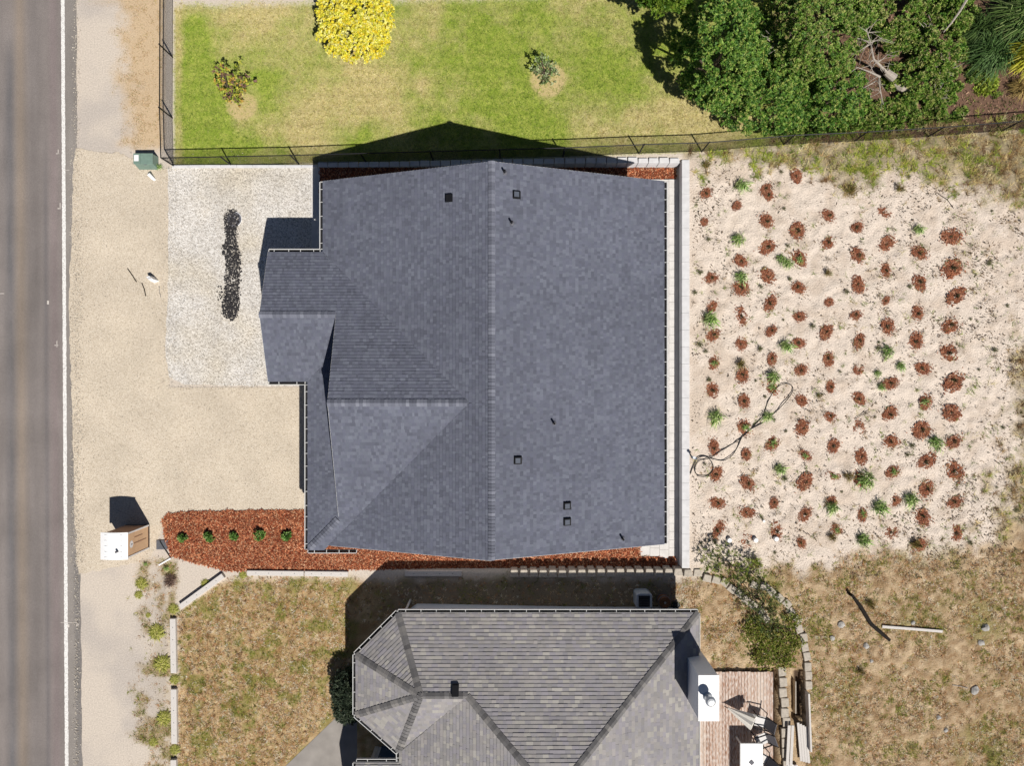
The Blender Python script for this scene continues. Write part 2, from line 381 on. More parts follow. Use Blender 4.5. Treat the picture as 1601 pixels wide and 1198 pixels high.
def terrain():
    lo = [-400, -200, -100, -60, -40, -32]
    xs = np.concatenate([lo, np.arange(-26.5, 26.6, 0.11), [32, 40, 60, 100, 200, 400]])
    ys = np.concatenate([lo, np.arange(-20.5, 20.6, 0.11), [32, 40, 60, 100, 200, 400]])
    X, Y = np.meshgrid(xs, ys); Z = rise(X, Y)
    k = (H - Z) / F; xp = X / k + CX; yp = -Y / k + CY
    q = zones(xp, yp)
    rough = np.clip(q['sand'] + q['band'] + q['eweed'] + q['meadow'], 0, 1) * (np.abs(X) < 27) * (np.abs(Y) < 21)
    Z = Z + rough * sm(1082, 1100, xp) * ((fbm(xp / 9, yp / 9, 3, 2.0) - 0.5) * 0.17 + (fbm(xp / 60, yp / 60, 2, 4.0) - .5) * 0.10)
    Z = np.where((X > -9.2) | (np.abs(Y) > 21), Z, Z - 0.002)
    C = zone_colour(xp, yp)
    ny, nx = X.shape; idx = np.arange(nx * ny).reshape(ny, nx)
    f = np.stack([idx[:-1, :-1], idx[:-1, 1:], idx[1:, 1:], idx[1:, :-1]], -1).reshape(-1, 4)
    me = bpy.data.meshes.new('ground')
    me.vertices.add(nx * ny); me.vertices.foreach_set('co', np.stack([X, Y, Z], -1).astype(np.float32).ravel())
    me.loops.add(f.size); me.loops.foreach_set('vertex_index', f.astype(np.int32).ravel())
    me.polygons.add(len(f)); me.polygons.foreach_set('loop_start', np.arange(0, f.size, 4, dtype=np.int32)); me.polygons.foreach_set('loop_total', np.full(len(f), 4, np.int32))
    me.polygons.foreach_set('use_smooth', np.ones(len(f), bool))
    me.update(calc_edges=True)
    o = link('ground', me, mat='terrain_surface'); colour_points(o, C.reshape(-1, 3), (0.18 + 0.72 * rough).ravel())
    tag(o, kind='structure', label='pale sandy ground with lawns and dry grass around the houses')
terrain()

def edge_poly(pts, closed=True, step=4.0, amp=3.0, seed=0.0):
    """subdivide a photo-pixel outline and roughen it"""
    out = []; n = len(pts)
    for i in range(n):
        a = pts[i]; b = pts[(i + 1) % n]; L = math.hypot(b[0] - a[0], b[1] - a[1]); m = max(1, int(L / step))
        rough = a[2] if len(a) > 2 else 1.0
        for j in range(m):
            t = j / m; x = a[0] + (b[0] - a[0]) * t; y = a[1] + (b[1] - a[1]) * t
            d = (float(fbm(np.array(x / 14 + seed), np.array(y / 14 + seed), 3)) - .5) * 2 * amp * rough + R.uniform(-.5, .5) * amp * .5 * rough
            nx, ny = -(b[1] - a[1]) / max(L, .01), (b[0] - a[0]) / max(L, .01)
            out.append((x + nx * d, y + ny * d))
    return out
def sheet(name, pts, z, mat, label=None, kind='structure', parent=None):
    bm = bmesh.new()
    vs = [bm.verts.new(P(x, y, z)) for x, y in pts]
    f = bm.faces.new(vs); bmesh.ops.triangulate(bm, faces=[f]); bmesh.ops.recalc_face_normals(bm, faces=bm.faces)
    if sum(q.normal.z * q.calc_area() for q in bm.faces) < 0: bmesh.ops.reverse_faces(bm, faces=bm.faces)
    me = bpy.data.meshes.new(name); bm.to_mesh(me); bm.free()
    o = link(name, me, parent=parent, mat=mat); tag(o, label, kind=kind); return o

def road():
    ys = np.arange(-160, 1360, 6.0); cols = np.arange(-330, 134, 3.0)
    edge = np.interp(ys, [-200, 0, 300, 400, 800, 880, 1000, 1198, 1400], [121, 120, 121, 122, 122, 125, 127, 129, 131]) + (fbm(ys / 25, ys * 0, 3) - .5) * 3
    X = np.minimum(cols[None, :], edge[:, None]); Y = np.repeat(ys[:, None], len(cols), 1)
    tilt = (Y - 599) * 0.0045; u = X - tilt
    base = np.ones(X.shape + (3,)) * np.array(ob(140, 132, 128))
    base = mixa(base, ob(104, 104, 108), g2(u, 0 * u, 18, 0, 9, 1) * sm(20, 120, Y) * (0.35 + 0.55 * fbm(u / 8, Y / 60, 3)))
    base = mixa(base, ob(150, 136, 122), g2(u, 0 * u, 34, 0, 9, 1) * .8)
    base = mixa(base, ob(98, 96, 100), g2(u, 0 * u, 73, 0, 4.0, 1) * .55 * sm(150, 350, Y))
    base = mixa(base, ob(140, 126, 126), g2(u, 0 * u, 86, 0, 7, 1) * .6)
    base = mixa(base, ob(120, 114, 112), g2(u, 0 * u, 55, 0, 14, 1) * .5)
    base = mixa(base, ob(150, 144, 138), sm(101, 105, u) * .8)
    base = mixa(base, ob(124, 120, 118), sm(-4, 0, u - (edge[:, None] - 9)) * (Y > 860) * .7)
    ny, nx = X.shape; idx = np.arange(nx * ny).reshape(ny, nx)
    f = np.stack([idx[:-1, :-1], idx[1:, :-1], idx[1:, 1:], idx[:-1, 1:]], -1).reshape(-1, 4)
    co = np.stack([(X - CX) * S, -(Y - CY) * S, np.full_like(X, 0.006)], -1).reshape(-1, 3)
    me = bpy.data.meshes.new('road'); me.from_pydata(co.tolist(), [], f.tolist())
    o = link('road', me, mat='asphalt'); colour_points(o, base.reshape(-1, 3)); tag(o, 'grey asphalt road with worn wheel tracks', kind='structure')
    # edge line
    m = MB(); vs = []; n = 0
    yy = np.arange(-160, 1360, 3.0)
    for y in yy:
        x = 95.3 + (y - 0) * 0.0052 + (2.0 if False else 0)
        vs += [P(x + R.uniform(-.35, .35), y, 0.011), P(x + 5.6 + R.uniform(-.35, .35), y, 0.011)]
    m.add(vs, [(2 * i, 2 * i + 2, 2 * i + 3, 2 * i + 1) for i in range(len(yy) - 1)])
    o2 = m.build('edge_line', 'line_paint', o)
    # small surveyor marks
    for x, y, w_, h_ in ((90, 240, 5, 1.2), (91, 237, 1.2, 7), (92, 326, 4, 1.5), (94, 322, 1.2, 10), (88, 540, 6, 1.2), (89, 538, 1.2, 10), (3, 459, 7, 1.0), (107, 979, 3, 5), (121, 978, 4, 4), (108, 974, 26, 0.8), (75, 473, 3, 6), (104, 266, 9, .7)):
        mm = MB(); mm.add([P(x - w_ / 2, y - h_ / 2, .012), P(x - w_ / 2, y + h_ / 2, .012), P(x + w_ / 2, y + h_ / 2, .012), P(x + w_ / 2, y - h_ / 2, .012)], [(0, 1, 2, 3)])
        mm.build('survey_mark', 'chalk_paint', o)
road()
sheet('gravel_driveway', edge_poly([(114, 255, .5), (119, 232, 1), (180, 240, 2), (262, 262, 0), (265, 606, 0), (560, 606, 0), (560, 803, 0), (262, 806, 1), (246, 850, 1), (236, 872, 1.5), (122, 900, 1), (116, 800, .6), (112, 620, .6), (107, 480, .6), (113, 350, .6)], seed=2), 0.014, 'tan_gravel', 'tan gravel driveway between the road and the dark roofed house')
sheet('gravel_parking_area', edge_poly([(262, 262, .2), (498, 260, 0), (504, 262, 0), (504, 400, 0), (560, 410, 0), (560, 604, 0), (420, 604, .7), (288, 602, 1), (264, 590, 1), (258, 545, 1), (262, 480, 1), (263, 330, 1)], amp=2.2, seed=7), 0.020, 'white_gravel', 'pale crushed gravel area beside the driveway')
sheet('concrete_walk', [(487, 258), (515, 258), (515, 402), (487, 402)], 0.026, 'concrete', 'concrete strip along the house wall')
BED_S = edge_poly([(254, 816, 1), (262, 803, 1), (300, 800, .8), (482, 797, .5), (600, 797, 0), (600, 845, 0), (1001, 845, 0), (1001, 871, 0), (1058, 871, 0), (1058, 888, 0), (800, 889.5, 0), (520, 891, .2), (352, 893, .8), (300, 880, 1), (268, 871, 1), (258, 845, 1)], amp=2.0, seed=4)
BED_N = [(500, 262), (500, 320), (985, 320), (985, 279.5), (1057, 279.5), (1057, 262.5)]
plain('mulch_base', ob(122, 70, 48), 0.95, 14, 0.5, 0.6)
bed_s = sheet('mulch_bed', BED_S, 0.03, 'mulch_base', 'red bark mulch bed along the south side of the dark roofed house')
bed_n = sheet('mulch_bed', BED_N, 0.03, 'mulch_base', 'narrow bark mulch bed under the north eave of the dark roofed house')
pw = sheet('patio_walk', [(1000, 280.5), (1061, 280.5), (1061, 886), (1056, 886), (1056, 868), (1000, 868)], 0.045, 'concrete', 'white concrete paver walk along the east wall')
for i in range(46):       # pavers
    for x0, x1 in ((1016, 1030.2), (1030.8, 1045), (1045.6, 1060)):
        y0 = 281 + i * 12.8 + (3 if x0 == 1030.8 else 0)
        a = P(x0, y0 + 12.4, 0); b = P(x1, y0, 0)
        MB().box(a.x, b.x, a.y, b.y, 0.047, 0.066 + R.uniform(0, .004)).build('paver', 'concrete', pw)
sheet('concrete_path', [(440, 1205), (524, 1124), (560, 1124), (640, 1180), (640, 1205)], 0.012, 'old_concrete', 'weathered grey concrete path at the front of the grey roofed house')

# ------------------------------------------------------------------ scatter helpers
def blades(px, py, L, Wd, Hh, C, zoff=0.0, lean=None):
    X, Y, Z = Ga(px, py); n = len(X); a = rng.random(n) * 2 * np.pi
    d = np.stack([np.cos(a), np.sin(a)], -1); s = np.stack([-d[:, 1], d[:, 0]], -1)
    b = np.stack([X, Y], -1); V = np.zeros((n, 3, 3))
    V[:, 0, :2] = b + s * (Wd / 2)[:, None]; V[:, 1, :2] = b - s * (Wd / 2)[:, None]; V[:, 2, :2] = b + d * L[:, None]
    V[:, 0, 2] = Z + zoff; V[:, 1, 2] = Z + zoff; V[:, 2, 2] = Z + zoff + Hh
    return V, C
def pick(pal, n, jit=0.18):
    c = np.array(pal)[rng.integers(0, len(pal), n)]
    return np.clip(c * (1 + (rng.random((n, 1)) - .5) * 2 * jit), 0.003, 0.9)
def in_poly(px, py, poly):
    ins = np.zeros(len(px), bool); n = len(poly)
    for i in range(n):
        x0, y0 = poly[i]; x1, y1 = poly[(i + 1) % n]
        if y0 == y1: continue
        c = ((y0 > py) != (y1 > py)) & (px < (x1 - x0) * (py - y0) / (y1 - y0) + x0); ins ^= c
    return ins
def chip_faces(X, Y, Z, ln, wd, tilt=0.5):
    n = len(X); a = rng.random(n) * np.pi; t1 = (rng.random(n) - .5) * tilt; t2 = (rng.random(n) - .5) * tilt
    u = np.stack([np.cos(a), np.sin(a), t1], -1) * (ln / 2)[:, None]; v = np.stack([-np.sin(a), np.cos(a), t2], -1) * (wd / 2)[:, None]
    c = np.stack([X, Y, Z], -1)
    return np.stack([c - u - v, c + u - v * .6, c + u + v * .7, c - u * .8 + v], 1)
MULCH = [ob(168, 100, 68), ob(190, 122, 86), ob(214, 166, 130), ob(150, 96, 70), ob(140, 66, 40), ob(110, 50, 32), ob(214, 140, 98), ob(160, 82, 52)]
def mulch_scatter(poly, n, parent, name):
    xs = [p[0] for p in poly]; ys = [p[1] for p in poly]
    px = rng.uniform(min(xs), max(xs), n); py = rng.uniform(min(ys), max(ys), n)
    k = in_poly(px, py, poly); px = px[k] + rng.normal(0, 1.0, k.sum()); py = py[k] + rng.normal(0, 1.0, k.sum())
    n = len(px); X = (px - CX) * S; Y = -(py - CY) * S
    V = chip_faces(X, Y, 0.045 + rng.random(n) * 0.03, rng.uniform(.05, .12, n), rng.uniform(.02, .045, n), 0.9)
    tag(bulk(name, V, np.clip(pick(MULCH, n, .3) * (.72 + .6 * fbm(px / 16, py / 16, 4, 2.0))[:, None], .01, .9), 'chips', parent), kind='stuff')
mulch_scatter(BED_S, 60000, bed_s, 'bark_chips')
mulch_scatter(BED_N, 12000, bed_n, 'bark_chips')

# ------------------------------------------------------------------ roofs
def shingles(name, polys, expo, wr, thick, pal, parent, mat='shingle', pat=None):
    Vs = []; Cs = []
    for poly in polys:
        p = [Vector(q) for q in poly]
        n = Vector((0, 0, 0))
        for i in range(len(p)):
            a = p[i] - p[0]; b = p[(i + 1) % len(p)] - p[0]; n += a.cross(b)
        n.normalize()
        if n.z < 0: n = -n
        v = (Vector((0, 0, 1)) - n * n.z).normalized(); u = v.cross(n).normalized(); d0 = n.dot(p[0])
        uv = [(q.dot(u), q.dot(v)) for q in p]
        vmin = min(q[1] for q in uv); vmax = max(q[1] for q in uv)
        def iv(t):
            xs = []
            for i in range(len(uv)):
                (ua, va), (ub, vb) = uv[i], uv[(i + 1) % len(uv)]
                if va == vb:
                    if abs(va - t) < 1e-6: xs += [ua, ub]
                elif min(va, vb) - 1e-7 <= t <= max(va, vb) + 1e-7: xs.append(ua + (ub - ua) * (t - va) / (vb - va))
            return (min(xs), max(xs)) if xs else None
        k0 = math.floor(vmin / expo); k1 = math.ceil(vmax / expo)
        for k in range(k0, k1):
            a = max(vmin + 1e-6, k * expo); b = min(vmax - 1e-6, (k + 1) * expo)
            if b - a < 0.004: continue
            A = iv(a); B = iv(b)
            if not A or not B: continue
            lo = min(A[0], B[0]); hi = max(A[1], B[1]); x = lo - R.random() * 0.2
            rowj = R.uniform(-.025, .025)
            while x < hi:
                wdt = R.uniform(*wr); x2 = x + wdt
                q0 = min(max(x, A[0]), A[1]); q1 = min(max(x2, A[0]), A[1]); q2 = min(max(x2, B[0]), B[1]); q3 = min(max(x, B[0]), B[1])
                x = x2
                if (q1 - q0) + (q2 - q3) < 0.006: continue
                t = thick * R.uniform(.75, 1.3)
                base = n * d0
                c0 = base + u * q0 + v * a; c1 = base + u * q1 + v * a; c2 = base + u * q2 + v * b; c3 = base + u * q3 + v * b
                Vs.append((c0 + n * t, c1 + n * t, c2 + n * .006, c3 + n * .006)); Vs.append((c0 - n * .002, c1 - n * .002, c1 + n * t, c0 + n * t))
                col = np.array(R.choice(pal)) * (1 + rowj + R.uniform(-.07, .07)); Cs.append(col); Cs.append(col * .8)
    return tag(bulk(name, np.array([[tuple(q) for q in f] for f in Vs]), np.array(Cs), mat, parent), kind='stuff')
def slab(name, poly, t, mats, parent, th=0.0):
    m = MB(); n = len(poly); p = [Vector(q) for q in poly]
    a = sum((p[i].x * p[(i + 1) % n].y - p[(i + 1) % n].x * p[i].y) for i in range(n))
    if a < 0: p = p[::-1]
    m.add(p, [tuple(range(n))], 0)
    m.add([q - Vector((0, 0, t)) for q in p], [tuple(range(n - 1, -1, -1))], 1)
    for i in range(n):
        j = (i + 1) % n; m.add([p[i], p[j], p[j] - Vector((0, 0, t)), p[i] - Vector((0, 0, t))], [(0, 3, 2, 1)], 1)
    return m.build(name, mats, parent)
def caps(p0, p1, s1, s2, wd, expo, parent, mat, lift=0.05, name='ridge_cap'):
    p0 = Vector(p0); p1 = Vector(p1); t = (p1 - p0); L = t.length; t.normalize()
    n = max(2, int(L / expo)); e = L / n; s1 = Vector(s1).normalized(); s2 = Vector(s2).normalized()
    up = -(s1 + s2); up = Vector((0, 0, 1)) if up.length < 1e-6 else up.normalized()
    a0, b0 = Vector((0, 0, 0)), t * (e * 1.12)
    la, lb = up * lift, up * (lift + .022)
    vs = [a0 + s1 * wd + la * .7, a0 + la, a0 + s2 * wd + la * .7, b0 + s1 * wd + lb * .8, b0 + lb, b0 + s2 * wd + lb * .8,
          b0 + s1 * wd - up * .01, b0 - up * 0.0, b0 + s2 * wd - up * .01, a0 + s1 * wd - up * .01, a0 + s2 * wd - up * .01]
    m = MB(); m.add(vs, [(0, 1, 4, 3), (1, 2, 5, 4), (3, 4, 7, 6), (4, 5, 8, 7), (9, 0, 3, 6), (2, 10, 8, 5)])
    me = None; o0 = org(parent)
    for i in range(n):
        pos = p0 + t * (e * i)
        if me is None:
            o = m.build(name, mat, None); me = o.data; o.parent = parent
        else:
            o = bpy.data.objects.new(name, me); COL.objects.link(o); o.parent = parent
        o.location = pos - o0
def gutter(p0, p1, out, z, parent, hang=0.52, wd=0.125):
    """white channel along an eave, hangers across it"""
    p0 = Vector((p0[0], p0[1], z)); p1 = Vector((p1[0], p1[1], z)); o = Vector((out[0], out[1], 0)).normalized(); d = (p1 - p0).normalized()
    m = MB(); up = (0, 0, 1); L = (p1 - p0).length
    m.beam(p0 + o * (wd + .012) + Vector((0, 0, -.055)), p1 + o * (wd + .012) + Vector((0, 0, -.055)), .024, .12)
    m.beam(p0 + o * (wd / 2) + Vector((0, 0, -.115)), p1 + o * (wd / 2) + Vector((0, 0, -.115)), wd - .014, .014)
    m.beam(p0 - d * .008 + Vector((0, 0, -.05)) , p0 - d * .008 + o * (wd - .01) + Vector((0, 0, -.05)), .016, .11)
    m.beam(p1 + d * .008 + Vector((0, 0, -.05)), p1 + d * .008 + o * (wd - .01) + Vector((0, 0, -.05)), .016, .11)
    g = m.build('gutter', 'white_trim', parent)
    MB().beam(p0 + o * (wd / 2) + d * .003 + Vector((0, 0, -.098)), p1 + o * (wd / 2) - d * .003 + Vector((0, 0, -.098)), wd - .018, .014).build('shade_and_debris', 'recess_shade', g)  # dark strip: trough shade put into the colour, along with wet debris
    n = max(1, int(L / hang))
    for i in range(n):
        q = p0 + d * (L * (i + .5) / n + R.uniform(-.05, .05))
        MB().beam(q + Vector((0, 0, -.008)), q + o * (wd - .008) + Vector((0, 0, -.008)), .024, .012).build('hanger', 'white_trim', g)

EZ, PM = 3.43, 0.372
def main_house():
    h = thing('house', U(-26, 25, 0), 'large house with a new dark slate grey shingle roof, beside the driveway', 'house')
    zW = lambda X: 6.15 + (X + 26) * S * PM
    def pl(f, pts): return [U(x, y, f(x, y)) for x, y in pts]
    fE = lambda x, y: 6.15 - (x + 26) * S * PM
    fW = lambda x, y: 6.15 + (x + 26) * S * PM
    fN = lambda x, y: EZ + (184 - y) * S * PM
    fWS = lambda x, y: EZ + (y - 2) * S * PM
    fK = lambda x, y: EZ + (x + 287) * S * PM
    fS = lambda x, y: EZ + (y + 235) * S * PM
    pal = [ob(102, 105, 119), ob(105, 109, 122), ob(109, 112, 126), ob(97, 100, 113), ob(113, 117, 130), ob(103, 106, 121)]
    planes = [('E', fE, [[(-26, -227), (214, -227), (214, 284), (-26, 284)]], None),
              ('W', fW, [[(-26, 284), (-266, 284), (-266, 185), (-55, -26), (-26, -26)], [(-26, -26), (-55, -26), (-257, -228), (-26, -228)]],
               [(-26, 284), (-266, 284), (-266, 185), (-55, -26), (-257, -228), (-26, -228)]),
              ('N', fN, [[(-343, 184), (-343, 93), (-239, 93), (-239, 158), (-266, 184)], [(-239, 158), (-239, -26), (-55, -26)]],
               [(-343, 184), (-343, 93), (-239, 93), (-239, -26), (-55, -26), (-266, 184)]),
              ('WS', fWS, [[(-343, 93), (-343, 2), (-287, 2), (-225, 64), (-225, 93)]], None),
              ('K', fK, [[(-287, 2), (-287, -235), (-225, -173), (-225, 64)]], None),
              ('S', fS, [[(-239, -26), (-239, -210), (-55, -26)], [(-239, -187), (-287, -235), (-264, -235), (-239, -210)]],
               [(-239, -26), (-239, -187), (-287, -235), (-264, -235), (-55, -26)])]
    roofs = {}
    for nm, f, parts, full in planes:
        r = slab('roof_slope', pl(f, full or parts[0]), 0.14, ['roof_deck', 'white_trim'], h)
        shingles('shingles', [pl(f, q) for q in parts], 0.143, (0.07, 0.19), 0.022, pal, r); roofs[nm] = r
    # ridge and hip caps
    dW = Vector((-1, 0, -PM)); dE = Vector((1, 0, -PM)); dN = Vector((0, 1, -PM)); dS = Vector((0, -1, -PM))
    caps(U(-26, -227.5, 6.15), U(-26, 284, 6.15), dW, dE, 0.145, 0.142, roofs['E'], 'cap_shingle')
    caps(U(-58, -26, fN(0, -26)), U(-239, -26, fN(0, -26)), dN, dS, 0.15, 0.142, roofs['S'], 'cap_shingle')
    caps(U(-240, 93, fN(0, 93)), U(-343, 93, fN(0, 93)), dN, dS, 0.15, 0.142, roofs['WS'], 'cap_shingle')
    sA = Vector((-1, 1, 0)).normalized(); 
    caps(U(-284, -232, fK(-284, 0)), U(-241, -189, fK(-241, 0)), Vector((-.7, .7, -.26)), Vector((.7, -.7, -.26)), 0.15, 0.142, roofs['K'], 'cap_shingle', name='hip_cap')
    # rake trim
    def rake(a, b, o):
        a = Vector(a); b = Vector(b); o = Vector(o) * 0.007
        MB().beam(a + o + Vector((0, 0, -.07)), b + o + Vector((0, 0, -.07)), 0.012, 0.13).build('rake_board', 'white_trim', h)
    rake(U(-26, 284, 6.15), U(214, 284, fE(214, 0)), (0, 1, 0)); rake(U(-26, 284, 6.15), U(-266, 284, fW(-266, 0)), (0, 1, 0))
    rake(U(-26, -227, 6.15), U(214, -227, fE(214, 0)), (0, -1, 0)); rake(U(-26, -228, 6.15), U(-253, -228, fW(-253, 0)), (0, -1, 0))
    rake(U(-343, 184, EZ), U(-343, 93, fN(0, 93)), (-1, 0, 0)); rake(U(-343, 2, EZ), U(-343, 93, fN(0, 93)), (-1, 0, 0))
    rake(U(-239, 92, fN(0, 92)), U(-239, -26, fN(0, -26)), (-1, 0, 0)); rake(U(-239, -184, fS(0, -184)), U(-239, -26, fS(0, -26)), (-1, 0, 0))
    # gutters
    gz = EZ - 0.01
    gutter(U(214, -226), U(214, 283), (1, 0), gz, h)
    gutter(U(-266, 189), U(-266, 283), (-1, 0), gz, h)
    gutter(U(-342, 184), U(-270.2, 184), (0, 1), gz, h)
    gutter(U(-342, 2), U(-291.5, 2), (0, -1), gz, h)
    gutter(U(-287, -234), U(-287, -3), (-1, 0), gz, h)
    gutter(U(-287, -235), U(-219, -235), (0, -1), gz, h)
    # walls
    W = MB()
    W.hexa([U(-252, -213), U(200, -213), U(200, 270), U(-252, 270)], 0, 3.45); W.build('wall', 'grey_siding', h)
    MB().hexa([U(-329, 14), U(-252.1, 14), U(-252.1, 170), U(-329, 170)], 0, 3.4).build('wall', 'grey_siding', h)
    MB().hexa([U(-273, -221), U(-252.1, -221), U(-252.1, 13.9), U(-273, 13.9)], 0, 3.42).build('wall', 'grey_siding', h)
    for y0, y1 in ((262, 270), (-213, -205)):
        m = MB(); a = [U(-248, y0, 3.46), U(196, y0, 3.46), U(-26, y0, 5.95)]; b = [U(-248, y1, 3.46), U(196, y1, 3.46), U(-26, y1, 5.95)]
        m.add(a + b, [(0, 1, 2), (5, 4, 3), (0, 3, 4, 1), (1, 4, 5, 2), (2, 5, 3, 0)]).build('gable_wall', 'grey_siding', h)
    m = MB(); a = [U(-231, 150, 3.5), U(-231, -200, 3.5), U(-231, -26, 5.6)]; b = [U(-226, 150, 3.5), U(-226, -200, 3.5), U(-226, -26, 5.6)]
    m.add(a + b, [(0, 1, 2), (5, 4, 3), (0, 3, 4, 1), (1, 4, 5, 2), (2, 5, 3, 0)]).build('gable_wall', 'grey_siding', h)
    m = MB(); a = [U(-329, 160, 3.41), U(-329, 24, 3.41), U(-329, 92, 4.25)]; b = [U(-322, 160, 3.41), U(-322, 24, 3.41), U(-322, 92, 4.25)]
    m.add(a + b, [(0, 1, 2), (5, 4, 3), (0, 3, 4, 1), (1, 4, 5, 2), (2, 5, 3, 0)]).build('gable_wall', 'grey_siding', h)
    gd = MB().box(-330 * S - .05, -329 * S + .0, 40 * S, 145 * S, 0, 2.2).build('garage_door', 'white_trim', h)
    for y in (-150, -60):
        wn = MB().box(-273 * S - .05, -273 * S, (y - 25) * S, (y + 25) * S, 0.9, 2.2).build('window', 'white_trim', h)
        MB().box(-273 * S - .058, -273 * S - .051, (y - 23) * S, (y + 23) * S, 0.96, 2.14).build('pane', 'glass', wn)
    # roof vents
    def on(f, x, y, zg):
        z = zg
        for _ in range(6):
            k = (H - z) / F; X = (x - CX) * k / S; Y = -(y - CY) * k / S; z = f(X, Y)
        return U(X, Y, z)
    for x, y, f, s in ((702, 310, fW, -1), (808, 305, fE, 1), (810, 720, fE, 1), (887, 791, fE, 1), (887, 816, fE, 1)):
        p = on(f, x, y, 5.5); sl = -s * PM
        m = MB(); q = .155
        def zz(dx): return p.z + dx * sl
        for (a, b, c, d, lo, hi) in ((-q, q, -q, q, .012, .07), (-q * .82, q * .9, -q * .85, q * .85, .07, .14)):
            m.add([(p.x + i, p.y + j, zz(i) + k) for k in (lo, hi) for i, j in ((a, c), (b, c), (b, d), (a, d))],
                  [(3, 2, 1, 0), (4, 5, 6, 7), (0, 1, 5, 4), (1, 2, 6, 5), (2, 3, 7, 6), (3, 0, 4, 7)])
        m.build('roof_vent', 'black_metal', h)
        if s > 0: MB().add([(p.x + i, p.y + j, zz(i) + k) for k in (.141, .16) for i, j in ((-.10, -.10), (.09, -.10), (.09, .10), (-.10, .10))], [(3, 2, 1, 0), (4, 5, 6, 7), (0, 1, 5, 4), (1, 2, 6, 5), (2, 3, 7, 6), (3, 0, 4, 7)]).build('vent_cap', 'vent_grey', h)
    for x, y in ((789, 270), (800, 349), (866, 662), (973, 842)):
        p = on(fE, x, y, 5)
        m = MB(); m.lathe((p.x, p.y, p.z - .05), [(.11, 0.03), (.10, .075), (.055, .12)], 12)
        v = m.build('vent_boot', 'grate_metal', h)
        MB().lathe((p.x, p.y, p.z), [(.042, .07), (.042, .34), (.03, .34), (.03, .3)], 10).build('vent_pipe', 'black_metal', v)
main_house()

